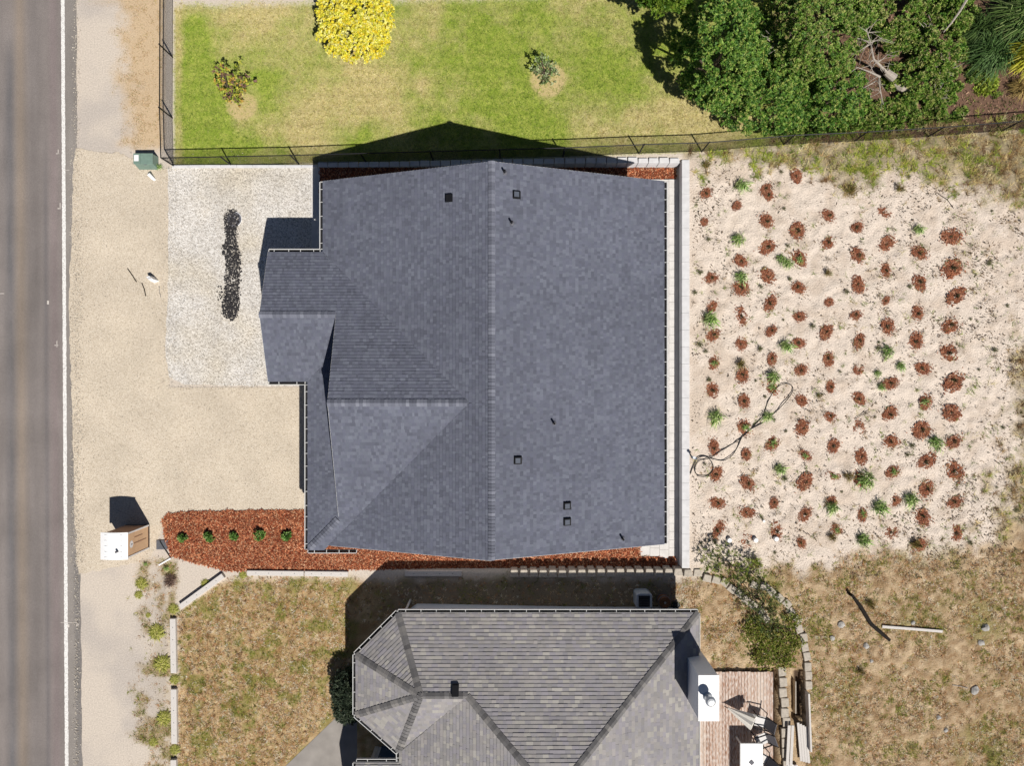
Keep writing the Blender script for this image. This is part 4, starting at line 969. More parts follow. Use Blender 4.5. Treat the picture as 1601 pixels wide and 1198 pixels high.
# ------------------------------------------------------------------ deck and its furniture
def deck():
    z = .62 + .05
    a = P(1083, 1049, z); b = P(1207, 1049, z); y1 = P(0, 1260, z).y
    t = thing('wooden_deck', Vector(((a.x + b.x) / 2, (a.y + y1) / 2, .62)), 'low weathered reddish wooden deck beside the white chimney', 'deck')
    n = 25; w_ = (b.x - a.x) / n
    for i in range(n):
        e = R.uniform(-.02, .02)
        MB().box(a.x + i * w_ + .008, a.x + (i + 1) * w_ - .008, y1, a.y + e, z + .12, z + .16).build('plank', 'deck_board', t)
    MB().box(a.x + .05, b.x - .05, y1 + .05, a.y - .06, z - .2, z + .118).build('frame', 'dark_wood', t)
    Z = z + .16
    # table with tiled top
    c0 = P(1157, 1163, Z + .74); c1 = P(1193, 1240, Z + .74)
    tb = thing('patio_table', Vector(((c0.x + c1.x) / 2, (c0.y + c1.y) / 2, Z)), 'white tiled patio table on the wooden deck', 'table')
    MB().box(c0.x, c1.x, c1.y, c0.y, Z + .69, Z + .74).build('table_top', 'white_trim', tb, bevel=.01)
    nx, ny = 3, 6; tw = (c1.x - c0.x - .06) / nx; th = (c0.y - c1.y - .06) / ny
    for i in range(nx):
        for j in range(ny): MB().box(c0.x + .03 + i * tw + .006, c0.x + .03 + (i + 1) * tw - .006, c1.y + .03 + j * th + .006, c1.y + .03 + (j + 1) * th - .006, Z + .741, Z + .752).build('tile', 'white_plastic', tb)
    u = P(1175, 1193, Z + .75); MB().lathe((u.x, u.y, Z + .752), [(.13, 0), (.13, .02), (.05, .025)], 4).build('umbrella_hole_plate', 'grate_metal', tb)
    for x in (c0.x + .06, c1.x - .06):
        for y in (c0.y - .06, c1.y + .06): MB().box(x - .03, x + .03, y - .03, y + .03, Z, Z + .69).build('leg', 'white_trim', tb)
    # sling chairs
    def chair(x, y, rot, label):
        p = P(x, y, Z); t_ = thing('sling_chair', p, label, 'chair'); t_.rotation_euler.z = rot
        def b(nm, mat, m):
            me = m.build(nm, mat, None); me.parent = t_
        b('seat', 'pale_fabric', MB().beam((-.26, 0, .43), (.24, 0, .39), .48, .03))
        b('backrest', 'sling_fabric', MB().beam((.24, 0, .40), (.50, 0, .98), .48, .03, up=(1, 0, 0)))
        b('head_band', 'pale_fabric', MB().beam((.27, 0, .46), (.30, 0, .52), .485, .036, up=(1, 0, 0)))
        for s in (-.27, .27):
            b('leg', 'black_metal', MB().tube([(-.28, s, .0), (-.26, s, .62)], .022, 6)); b('leg', 'black_metal', MB().tube([(.42, s, 0), (.22, s, .42)], .022, 6))
            b('armrest', 'black_metal', MB().tube([(-.32, s, .60), (-.2, s, .64), (.36, s, .66)], .028, 6))
            b('back_rail', 'black_metal', MB().tube([(.22, s, .40), (.51, s, 1.0)], .02, 6))
        b('front_bar', 'black_metal', MB().tube([(-.28, -.27, .43), (-.28, .27, .43)], .02, 6))
    chair(1184, 1122, -.25, 'sling chair with a pale seat behind the folded umbrella')
    chair(1187, 1180, -.5, 'sling chair with a grey back drawn up to the tiled table')
    chair(1186, 1150, .35, 'sling chair squeezed between the other chair and the tiled table')
    # folded umbrella leaning flat
    a_ = P(1138, 1108, Z + .25); b_ = P(1180, 1132, Z + .9); um = thing('patio_umbrella', P(1160, 1125, Z), 'folded cream patio umbrella leaning over the deck', 'umbrella')
    d = (b_ - a_); m = MB(); n = 14; sd_ = d.cross(Vector((0, 0, 1))).normalized(); upv = sd_.cross(d).normalized()
    rings = [(0, .04), (.12, .08), (.45, .21), (.8, .33), (.96, .38)]; vs = []
    for f, r in rings:
        for k in range(n):
            rr = r * (1 if k % 2 else .72); th = 2 * math.pi * k / n; vs.append(a_ + d * f + sd_ * (rr * math.cos(th)) + upv * (rr * math.sin(th) * .6))
    m.add(vs, [(i * n + k, i * n + (k + 1) % n, (i + 1) * n + (k + 1) % n, (i + 1) * n + k) for i in range(len(rings) - 1) for k in range(n)] + [tuple(range(n))[::-1], tuple((len(rings) - 1) * n + k for k in range(n))])
    m.build('canopy', 'canvas', um)
    MB().tube([a_ - d * .14, b_ + d * .35 ], .02, 7).build('pole', 'dark_wood', um)
    # stacked boards and the plank edging beside the deck
    def board(a, b, wd, z0, lb, grp=None):
        A = G(*a, z0); B = G(*b, z0); tag(MB().beam(A, B, wd, .04).build('loose_board', 'weathered_timber', None, loc=(A + B) / 2, bevel=.004), lb, 'board', grp)
    for i, x in enumerate((1245.5, 1249.5, 1253.5, 1257.5)): board((x, 1128 + i * 2), (x + 5, 1188 + i), .11, .16, ('first of four pale boards lying side by side, nearest the deck', 'second of the four pale boards side by side', 'third of the four pale boards side by side', 'last of the four pale boards, against the plank edging')[i])
    board((1230, 1130), (1227, 1192), .14, .30, 'pale board lying on the edging stones'); board((1235.5, 1130), (1232.5, 1193), .13, .30, 'pale board beside the one on the edging stones')
    A = G(1259.5, 1080); B = G(1263, 1170); tag(MB().beam(A + Vector((0, 0, .15)), B + Vector((0, 0, .15)), .08, .5).build('plank_edging', 'weathered_timber', None, loc=(A + B) / 2), 'tall pale plank edging the dry meadow', 'plank')
    A = G(1240, 1062); B = G(1240, 1112); tag(MB().beam(A + Vector((0, 0, .12)), B + Vector((0, 0, .12)), .05, .4).build('plank_edging', 'dead_wood', None, loc=(A + B) / 2), 'narrow plank edging the dry strip by the deck', 'plank')
    for i, (x, y, r) in enumerate(((1234, 1196, .16), (1242, 1198, .14))): tag(rock_mesh('rubble_block', G(x, y, .1), r, 'white_plastic', None, (1.2, .9, .8), 1, 40 + i), ('white rubble lump below the pale boards', 'second white rubble lump below the pale boards')[i], 'rubble')
deck()

# ------------------------------------------------------------------ grass
def grass():
    # dry yard and meadow: small tussocks, each with a colour of its own
    def tussocks(n, x0, x1, y0, y1, dens, per, l0, l1, pal_f, name, label):
        cx = rng.uniform(x0, x1, n); cy = rng.uniform(y0, y1, n); z = zones(cx, cy); k = rng.random(n) < dens(z, cx, cy); cx, cy = cx[k], cy[k]
        zz = tuple(q[k] for q in z['n']); col = pal_f(zz, cx, cy, len(cx)); m = len(cx)
        px = np.repeat(cx, per) + rng.normal(0, 1.1, m * per); py = np.repeat(cy, per) + rng.normal(0, 1.1, m * per); sc = np.repeat(rng.uniform(.6, 1.3, m), per); q = m * per
        V, C = blades(px, py, rng.uniform(l0, l1, q) * sc, rng.uniform(.010, .024, q), rng.uniform(l0 * .5, l1 * .6, q) * sc, np.clip(np.repeat(col, per, 0) * rng.uniform(.72, 1.28, (q, 1)), .004, .9))
        tag(bulk(name, V, C, 'blade'), label, 'grass', kind='stuff')
    def dl(z, x, y): return z['lawn'] * (1 - .75 * z['ring'])
    def pl_(zz, x, y, n):
        dry = np.clip(zones(x, y)['lawn_dry'] + (rng.random(n) - .5) * .6, 0, 1)[:, None]
        g = pick([ob(138, 168, 50), ob(164, 186, 70), ob(96, 126, 32), ob(190, 200, 96), ob(122, 150, 44)], n, .2); d = pick([ob(234, 218, 168), ob(214, 194, 138), ob(198, 188, 112), ob(156, 138, 86)], n, .2)
        return (g * (1 - dry) + d * dry) * (1 + .045 * np.sin(y / 3.6 + 2 * zz[0]))[:, None]
    tussocks(95000, 262, 1340, -20, 262, dl, 5, .02, .075, pl_, 'lawn_grass', 'mown lawn grass, green with straw patches')
    def dm(z, x, y):
        w_ = np.clip(z['meadow'] * .97 + z['yard'] * .9 + z['weeds_w'] * .5, 0, 1)
        ok = ~((x > 556) & (x < 1098) & (y > 975)) & ~((x > 440) & (x < 700) & (y > 1125) & (x > 1640 - y)) & ~((x > 1098) & (x < 1262) & (y > 1046)) & ~((x > 545) & (x < 1045) & (rng.random(len(x)) < .75))
        return w_ * ok * (.35 + .65 * sm(.34, .56, fbm(x / 7, y / 7, 3, 3.0)))
    def pm(zz, x, y, n):
        n1, n2, n3 = zz; gp = .15 + .6 * sm(.53, .64, n2) + .25 * g2(x, y, 1270, 960, 25, 140)
        g = pick([ob(140, 148, 56), ob(104, 114, 40), ob(172, 168, 80)], n, .2); s_ = pick([ob(242, 220, 184), ob(226, 194, 150), ob(200, 160, 116), ob(250, 238, 214), ob(164, 122, 84), ob(100, 74, 50), ob(206, 152, 102)], n, .2)
        return np.where((rng.random(n) < gp)[:, None], g, s_)
    tussocks(120000, 200, 1640, 860, 1230, dm, 5, .04, .14, pm, 'meadow_grass', 'rough dry straw grass of the yard and meadow')
    def db(z, x, y): return np.clip(z['band'] * 1.1 + z['eweed'] * .5 + z['soil'] * sm(34, 8, np.interp(x, FX, FY) - y), 0, 1) * (.18 + .9 * sm(.38, .56, fbm(x / 14, y / 14, 3, 6.0))) * (1 - z['meadow'])
    def pb(zz, x, y, n):
        gp = .25 + .65 * sm(.42, .58, fbm(x / 26, y / 26, 3, 8.0)) - .25 * sm(1400, 1600, x) - .3 * sm(420, 600, y)
        g = pick([ob(176, 192, 72), ob(204, 206, 92), ob(120, 142, 46), ob(152, 170, 62)], n, .2); s_ = pick([ob(232, 208, 150), ob(196, 164, 112), ob(120, 94, 64), ob(242, 226, 172), ob(150, 116, 80)], n, .2)
        return np.where((rng.random(n) < gp)[:, None], g, s_)
    tussocks(19000, 1075, 1640, 165, 900, db, 14, .10, .40, pb, 'beach_grass', 'tangled beach grass at the edges of the sand')
    # roadside straw
    n = 200000; px = rng.uniform(120, 285, n); py = rng.uniform(-20, 1220, n); z = zones(px, py)
    k = rng.random(n) < np.clip(z['straw_w'] * .6 + z['weeds_w'] * .5, 0, 1) * (.1 + sm(.42, .62, fbm(px / 10, py / 10, 3, 1.0)))
    px, py = px[k], py[k]; n = len(px); s = pick([ob(214, 180, 132), ob(186, 150, 104), ob(150, 122, 84), ob(158, 156, 90)], n, .25)
    V, C = blades(px, py, rng.uniform(.03, .09, n), rng.uniform(.008, .016, n), rng.uniform(.02, .06, n), s)
    tag(bulk('roadside_grass', V, C, 'blade'), 'sparse straw grass along the roadside fence and timbers', 'grass', kind='stuff')
    # wisps of thin grass between the mulch patches
    def dw(z, x, y): return z['sand'] * (1 - z['meadow']) * (x > 1082) * (.04 + .6 * sm(.52, .66, fbm(x / 20, y / 20, 3, 12.0)) * (.6 + .7 * sm(1440, 1560, x) + .5 * sm(760, 860, y)))
    def pw_(zz, x, y, n): return pick([ob(206, 196, 140), ob(160, 174, 92), ob(128, 146, 72), ob(176, 150, 106), ob(118, 98, 72), ob(146, 162, 84)], n, .2)
    tussocks(7000, 1082, 1600, 245, 885, dw, 7, .06, .26, pw_, 'grass_wisps', 'wispy thin grass scattered between the mulch patches')
    # bark and leaf crumbs on the sand
    n = 26000; px = rng.uniform(1082, 1620, n); py = rng.uniform(240, 905, n); fp = fbm(px / 40, py / 40, 3, 2.5)
    k = rng.random(n) < (.12 + sm(.42, .7, fp)) * (.25 + .75 * sm(1330, 1560, px) + .35 * sm(760, 860, py) + .3 * sm(1160, 1090, px))
    px, py = px[k], py[k]; X, Y, Z = Ga(px, py); n = len(X)
    V = chip_faces(X, Y, Z + .035, rng.uniform(.03, .13, n), rng.uniform(.015, .045, n), 1.4)
    tag(bulk('plant_litter', V, pick([ob(96, 82, 70), ob(128, 104, 82), ob(78, 74, 62), ob(150, 132, 108)], n, .3), 'chips'), 'dark crumbs of plant litter strewn on the sand', 'litter', kind='stuff')
    # loose stones along the gravel edges
    n = 26000; px = np.concatenate([rng.uniform(110, 500, n - 1500), 120 + rng.normal(0, 3.0, 1500)]); py = np.concatenate([rng.uniform(235, 880, n - 1500), rng.uniform(-10, 1210, 1500)])
    k = ((np.abs(px - 262 + rng.normal(0, 5, n)) < 8) & (py < 600)) | ((np.abs(py - 603) < 6) & (px > 262)) | ((rng.random(n) < .12) & (px > 262) & (py > 264) & (py < 600) & (px < 410)) | (rng.random(n) < .05) | (px < 132)
    k &= ~((py > 796) & (px > 250)) & ~((px > 404) & (py > 390))
    px, py = px[k], py[k]; n = len(px); X = (px - CX) * S; Y = -(py - CY) * S
    V = chip_faces(X, Y, np.full(n, .034), rng.uniform(.025, .06, n), rng.uniform(.02, .04, n), .8)
    tag(bulk('loose_gravel', V, pick([ob(214, 204, 188), ob(230, 220, 204), ob(196, 184, 168), ob(160, 150, 138)], n, .15), 'stone_bits'), 'loose stones strewn over the gravel', 'gravel', kind='stuff')
grass()

# ------------------------------------------------------------------ plants
def tuft_mesh(name, n, rad, ht, pal, seed, wd=.012, bend=None):
    """grass clump of bent blades, base at the origin"""
    r = np.random.default_rng(seed); a = r.random(n) * 2 * np.pi; L = rad * r.uniform(.45, 1.0, n); hh = ht * r.uniform(.4, 1.0, n)
    d = np.stack([np.cos(a), np.sin(a)], -1)
    if bend is not None: d = d * .6 + np.array(bend)[None] * r.uniform(.3, 1.1, (n, 1))
    s = np.stack([-d[:, 1], d[:, 0]], -1); b = r.normal(0, rad * .14, (n, 2)); V = []; C = []
    pc = np.array(pal)[r.integers(0, len(pal), n)] * r.uniform(.75, 1.25, (n, 1))
    q0 = np.concatenate([b, np.zeros((n, 1))], 1); q1 = np.concatenate([b + d * (L * .5)[:, None], hh[:, None]], 1); q2 = np.concatenate([b + d * L[:, None], (hh * .55)[:, None]], 1)
    S3 = np.concatenate([s * wd / 2, np.zeros((n, 1))], 1)
    V = np.concatenate([np.stack([q0 - S3, q0 + S3, q1 + S3 * 1.1, q1 - S3 * 1.1], 1), np.stack([q1 - S3 * 1.1, q1 + S3 * 1.1, q2 + S3 * .15, q2 - S3 * .15], 1)], 0)
    o = bulk(name, V, np.concatenate([pc, pc]), 'blade', off=(0, 0, 0)); me = o.data; bpy.data.objects.remove(o); return me
def mound_mesh(name, seed):
    r = np.random.default_rng(seed); rad = .32; n = 22; V = []; C = []
    a = np.linspace(0, 2 * np.pi, n, endpoint=False); rr = rad * .86 * (1 + .3 * (r.random(n) - .5) + .2 * np.sin(a * 2 + seed) + .12 * np.sin(a * 3 + seed * 2.3)); br = np.array(ob(136, 84, 60))
    rings = [(1.0, -.02), (.8, .035), (.45, .05), (.14, .012)]
    for (f0, z0), (f1, z1) in zip(rings, rings[1:]):
        for i in range(n):
            j = (i + 1) % n; V.append([(math.cos(a[q]) * rr[q] * f, math.sin(a[q]) * rr[q] * f, z) for q, f, z in ((i, f0, z0), (j, f0, z0), (j, f1, z1), (i, f1, z1))]); C.append(br * r.uniform(.7, 1.25))
    m = 230; t = r.random(m) * 2 * np.pi; q = rad * np.sqrt(r.random(m)) * 1.04 * (1 + .2 * np.sin(t * 2 + seed)); q = np.where(r.random(m) < .2, q * r.uniform(1.05, 1.5, m), q)
    a2 = r.random(m) * np.pi; ln = r.uniform(.035, .09, m); wd = r.uniform(.015, .035, m)
    for i in range(m):
        c = np.array([q[i] * math.cos(t[i]), q[i] * math.sin(t[i]), .03 + .03 * (1 - min(1, q[i] / rad)) + r.random() * .025]); u = np.array([math.cos(a2[i]), math.sin(a2[i]), (r.random() - .5) * .8]) * ln[i] / 2; v = np.array([-math.sin(a2[i]), math.cos(a2[i]), (r.random() - .5) * .8]) * wd[i] / 2
        V.append([c - u - v, c + u - v, c + u + v, c - u + v]); C.append(np.array(MULCH_S[r.integers(0, len(MULCH_S))]) * r.uniform(.75, 1.2))
    o = bulk(name, np.array([[tuple(p) for p in f] for f in V]), np.array(C), 'chips', off=(0, 0, 0)); me = o.data; bpy.data.objects.remove(o); return me
MULCH_S = [ob(152, 92, 66), ob(174, 112, 82), ob(130, 78, 56), ob(104, 66, 50), ob(196, 146, 116), ob(146, 100, 80), ob(164, 100, 70)]
PATCH = [(1201, 304), (1246, 361), (1295, 337), (1295, 380), (1340, 356), (1382, 332), (1387, 380), (1487, 370), (1199, 387), (1250, 405), (1341, 399), (1437, 395), (1488, 420), (1385, 423),
 (1438, 443), (1494, 463), (1200, 431), (1248, 450), (1341, 445), (1385, 470), (1434, 490), (1204, 475), (1296, 473), (1250, 495), (1338, 493), (1388, 510), (1485, 510), (1206, 518), (1291, 520),
 (1248, 537), (1343, 534), (1432, 533), (1484, 552), (1207, 562), (1295, 562), (1252, 579), (1342, 578), (1443, 576), (1490, 598), (1392, 600), (1298, 604), (1206, 606), (1253, 626), (1343, 623),
 (1447, 629), (1298, 652), (1391, 647), (1488, 646), (1254, 669), (1342, 668), (1440, 673), (1394, 691), (1490, 691), (1207, 695), (1303, 697), (1259, 712), (1346, 715), (1448, 722), (1395, 738),
 (1493, 738), (1302, 744), (1258, 753), (1344, 750), (1448, 764), (1301, 785), (1398, 784), (1492, 785), (1258, 805), (1348, 805), (1443, 809), (1210, 787), (1214, 830), (1308, 828), (1253, 849),
 (1494, 833), (1394, 833), (1437, 853), (1198, 346), (1101, 347), (1158, 408), (1112, 435), (1159, 451), (1113, 479), (1159, 494), (1115, 524), (1159, 538), (1116, 568), (1161, 588), (1114, 610),
 (1163, 627), (1164, 669), (1116, 700), (1167, 711), (1120, 741), (1168, 755), (1122, 787), (1168, 802), (1123, 829), (1167, 847), (1245, 275), (1197, 296), (1104, 302), (1152, 322)]
PALE = {(1101, 347), (1113, 479), (1104, 302), (1152, 322), (1385, 470), (1207, 562), (1338, 493), (1120, 741), (1296, 473), (1298, 652), (1253, 849)}
ORD = ['first', 'second', 'third', 'fourth', 'fifth', 'sixth', 'seventh', 'eighth', 'ninth', 'tenth', 'eleventh', 'twelfth', 'thirteenth', 'fourteenth', 'fifteenth', 'sixteenth', 'seventeenth', 'eighteenth']
def rows():
    cols = [1114, 1162, 1204, 1252, 1298, 1343, 1391, 1441, 1490]; out = {}
    for ci, cx in enumerate(cols):
        m = sorted([p for p in PATCH if min(cols, key=lambda c: abs(c - p[0])) == cx], key=lambda p: p[1])
        for k, p in enumerate(m): out[p] = (ORD[ci], ORD[k])
    return out
ROWS = rows()
def near_patch(x, y): return ROWS[min(PATCH, key=lambda p: (p[0] - x) ** 2 + (p[1] - y) ** 2)]
def plantings():
    ms = [mound_mesh('mulch', 60 + i) for i in range(14)]
    DG = [ob(84, 88, 58), ob(96, 96, 62), ob(58, 56, 44), ob(120, 116, 78)]; GR = [ob(146, 184, 94), ob(178, 206, 122), ob(112, 150, 72), ob(204, 220, 156)]
    ss = [tuft_mesh('seedling', 26, .15, .20, DG, 80 + i, .014) for i in range(4)]; sg = [tuft_mesh('seedling', 46, .26, .26, GR, 90 + i, .016) for i in range(3)]
    green = {(1259, 712), (1302, 744), (1295, 430), (1207, 695), (1348, 805), (1495, 640), (1206, 606), (1116, 568), (1164, 669), (1250, 405), (1447, 629), (1308, 828), (1395, 738)}
    for i, (x, y) in enumerate(PATCH):
        gi = (x, y) in green; far = x > 1425
        lb = ('bark mulch patch with a bushy green seedling on the sand' if gi else 'thin scattered bark mulch patch fading into the sand' if (x, y) in PALE else
              'round red bark mulch patch with a tiny dark seedling on the sand')
        r_, k_ = ROWS[(x, y)]; lb = ('mulch patch with bushy green seedling' if gi else 'thin faded mulch patch' if (x, y) in PALE else 'round red mulch patch') + ', %s row from the concrete wall, %s from the fence' % (r_, k_)
        t = thing('mulched_seedling', G(x, y), lb, 'seedling', 'green seedlings in mulch on the sand' if gi else 'thin mulch patches on the sand' if (x, y) in PALE else 'seedlings planted in mulch patches across the sand')
        t.rotation_euler.z = R.uniform(0, 6.28); s = R.uniform(.78, 1.16) * (1.22 if far else 1.0)
        if (x, y) in PALE: s *= .82
        t.scale = (s * R.uniform(.82, 1.15), s * R.uniform(.82, 1.15), s * .8)
        a = tag(link('mulch', ms[i % 14], t), kind='stuff'); b = link('seedling', (sg[i % 3] if gi else ss[i % 4]), t)
        b.location = (R.uniform(-.06, .06), R.uniform(-.06, .06), .02)
        if R.random() < .3 and not gi: b.scale = (.6, .6, .6)
    tg = [tuft_mesh('blades', 110, .56, .36, GR + [ob(206, 216, 150)], 120 + i, .032, (.25 * math.cos(i * 2.1), -.3)) for i in range(5)]
    td = [tuft_mesh('blades', 80, .36, .36, [ob(176, 150, 96), ob(150, 128, 76), ob(110, 94, 60), ob(140, 140, 70)], 140 + i, .015) for i in range(3)]
    tw = [tuft_mesh('blades', 40, .2, .16, [ob(120, 124, 84), ob(100, 100, 72), ob(150, 146, 108)], 150 + i, .013) for i in range(3)]
    for i, (x, y, s) in enumerate(((1155, 291, .95), (1155, 374, .8), (1157, 432, .8), (1106, 498, 1.0), (1118, 650, .95), (1225, 540, .9), (1210, 588, .8), (1387, 549, .8), (1405, 571, .6), (1200, 650, .7), (1215, 733, .8), (1350, 747, 1.1), (1460, 690, .9), (1370, 791, 1.0), (1422, 779, .9), (1432, 359, .7), (1232, 411, .7), (1220, 404, .6), (1345, 843, .9), (1300, 792, .8), (1376, 604, .5), (1372, 583, .45))):
        t = thing('grass_tuft', G(x, y), ('%s green grass tuft by the %s mulch patch of the %s row from the wall' % ((('big' if s >= 1 else 'large' if s > .85 else 'medium' if s > .55 else 'small' if s >= .5 else 'tiny'),) + near_patch(x, y)[::-1])), 'grass tuft', 'green grass tufts in the sand'); s *= 1.3; t.scale = (s, s, s); t.rotation_euler.z = R.uniform(-.6, .6); link('blades', tg[i % 5], t)
    for i, (x, y, s) in enumerate(((1158, 570, 1.0), (1293, 428, .75), (1325, 745, 1.0), (1430, 850, 1.0), (1330, 300, 1.2), (1405, 296, .9), (1104, 260, .9), (1300, 840, .9), (1280, 620, .5), (1180, 880, 1.1), (1345, 1050, .8), (1360, 945, .9))):
        t = thing('grass_tuft', G(x, y), ('straw grass tuft by the %s mulch patch of the %s row from the wall' % near_patch(x, y)[::-1]) if y < 900 else ('dark straw tuft beside the bent dark log' if y < 1000 else 'dark straw tuft below the rocks of the meadow'), 'grass tuft', 'old straw grass tufts'); t.scale = (s, s, s); t.rotation_euler.z = R.uniform(0, 6); link('blades', td[i % 3], t)
    used = set(); allowed = set(ROWS.values())
    for i in range(52):
        for _try in range(4000):
            x = R.uniform(1085, 1600); y = R.uniform(262, 880)
            if min((x - a) ** 2 + (y - b) ** 2 for a, b in PATCH) > 240 and (R.random() < .25 or x > 1500 or x < 1110) and near_patch(x, y) not in used: break
        used.add(near_patch(x, y)); t = thing('weed', G(x, y), 'tiny weed near the %s mulch patch of the %s row from the wall' % near_patch(x, y)[::-1], 'weed', 'little weeds on the bare sand'); s = R.uniform(.5, 1.1); t.scale = (s, s, s); t.rotation_euler.z = R.uniform(0, 6); link('blades', tw[i % 3], t)
    # roadside clumps
    yg = [tuft_mesh('blades', 260, .38, .13, [ob(176, 178, 82), ob(150, 154, 66), ob(204, 198, 118)], 170 + i, .026) for i in range(2)]
    for x, y, s, lb in ((246, 988, 1.25, 'rounded olive green weed clump beside the upper roadside timber'), (255, 1037, 1.25, 'olive green weed clump against the lower end of a roadside timber'), (257, 1122, 1.1, 'olive weed clump beside the middle roadside timber'), (273, 1063, .7, 'weed clump filling the gap between two roadside timbers'), (272, 952, .8, 'weed clump by the tip of the askew timber'),
                        (222, 912, .9, 'tall green weed on the pale dirt near the toilet'), (217, 930, .6, 'small green weed on the pale dirt'), (232, 962, .4, 'tiny round weed on the pale dirt'), (274, 1172, .8, 'weed clump at the gap of the last roadside timber'), (240, 1160, .7, 'grey weed patch on the roadside dirt'), (322, 913, .7, 'green weed beside the askew timber'), (380, 899, .6, 'green weed at the end of the mulch edging timber')):
        t = thing('weed_clump', G(x, y), lb, 'weed'); t.scale = (s, s, s); link('blades', yg[int(x) % 2], t)
    for x, y, s, lb in ((228, 882, .6, 'spiky green weed right below the portable toilet'), (261, 889, .8, 'leafy green weed by the white stake'), (250, 262, .9, 'weeds tangled at the fence corner post')):
        t = thing('weed_clump', G(x, y), lb, 'weed'); t.scale = (s, s, s); link('blades', sg[0], t)
plantings()

def leafset(c, nrm, per, ln, wd, pal, spread=.7, jit=.2, pw=None):
    n = len(c); c = np.repeat(c, per, 0); nr = np.repeat(nrm, per, 0); m = len(c)
    d = nr + rng.normal(0, spread, (m, 3)); d /= np.linalg.norm(d, axis=1, keepdims=True)
    s = np.cross(d, np.array([0.25, -0.4, 1.0]) + rng.normal(0, .45, (m, 3))); s /= np.linalg.norm(s, axis=1, keepdims=True) + 1e-9
    L = ln * rng.uniform(.6, 1.25, (m, 1)); W_ = wd * rng.uniform(.7, 1.3, (m, 1))
    V = np.stack([c, c + d * L * .5 + s * W_ / 2, c + d * L, c + d * L * .5 - s * W_ / 2], 1)
    pc = np.array(pal)[rng.integers(0, len(pal), n)]; C = np.repeat(pc, per, 0) * rng.uniform(1 - jit, 1 + jit, (m, 1))
    return V, C
def crown(blobs, n, inner=.72, zlow=-.15):
    b = np.array(blobs, float); w_ = b[:, 3] * b[:, 4]; idx = rng.choice(len(b), n, p=w_ / w_.sum())
    d = rng.normal(0, 1, (n, 3)); d /= np.linalg.norm(d, axis=1, keepdims=True); d[:, 2] = np.where(d[:, 2] < zlow, -d[:, 2], d[:, 2])
    r = rng.uniform(inner, 1.06, (n, 1)); rad = b[idx][:, [3, 4, 5]]
    p = b[idx][:, :3] + d * rad * r
    keep = np.ones(n, bool)
    for j in range(len(b)):
        q = np.linalg.norm((p - b[j, :3]) / b[j, 3:6], axis=1); keep &= ~((q < .7) & (idx != j))
    nr = d.copy(); nr[:, 2] += .5; nr /= np.linalg.norm(nr, axis=1, keepdims=True)
    return p[keep], nr[keep]
def tree(name, base, blobs, n, per, ln, wd, pal, label, cat='tree', group=None, trunk=.12, matl='leaf', spread=.7, fill=None, inner=.6):
    b0 = Vector(base); t = thing(name, b0, label, cat, group)
    m = MB(); top = Vector((sum(b[0] for b in blobs) / len(blobs), sum(b[1] for b in blobs) / len(blobs), min(b[2] for b in blobs)))
    m.tube([b0 - Vector((0, 0, .1)), b0.lerp(top, .5) + Vector((.05, .04, 0)), top], [trunk, trunk * .8, trunk * .6], 8)
    for b in blobs[:10]: m.tube([top - Vector((0, 0, .15)), Vector(b[:3]).lerp(top, .5) + Vector((0, 0, .1)), Vector(b[:3]) + Vector((0, 0, b[5] * .5))], [trunk * .55, trunk * .35, trunk * .12], 5)
    m.build('trunk', 'bark', t)
    p, nr = crown(blobs, n, inner); V, C = leafset(p, nr, per, ln, wd, pal, spread)
    if fill:
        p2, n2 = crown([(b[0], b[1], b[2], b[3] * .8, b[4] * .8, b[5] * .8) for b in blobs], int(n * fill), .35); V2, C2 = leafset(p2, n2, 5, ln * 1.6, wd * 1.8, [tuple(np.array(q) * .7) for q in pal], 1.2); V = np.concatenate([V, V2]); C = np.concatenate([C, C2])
    bulk('crown', V, C, matl, t); return t
def blob(x, y, z, r, rz=None, ry=None):
    p = P(x, y, z); k = (H - z) / F; return (p.x, p.y, z, r * k, (ry or r) * k, (rz or r) * k)
PINE = [ob(118, 160, 62), ob(154, 194, 86), ob(82, 126, 48), ob(184, 214, 112), ob(126, 170, 90), ob(198, 212, 116), ob(94, 140, 54)]
OLIVE = [ob(156, 184, 84), ob(182, 200, 106), ob(122, 154, 62), ob(200, 204, 124), ob(176, 180, 116), ob(112, 144, 60)]
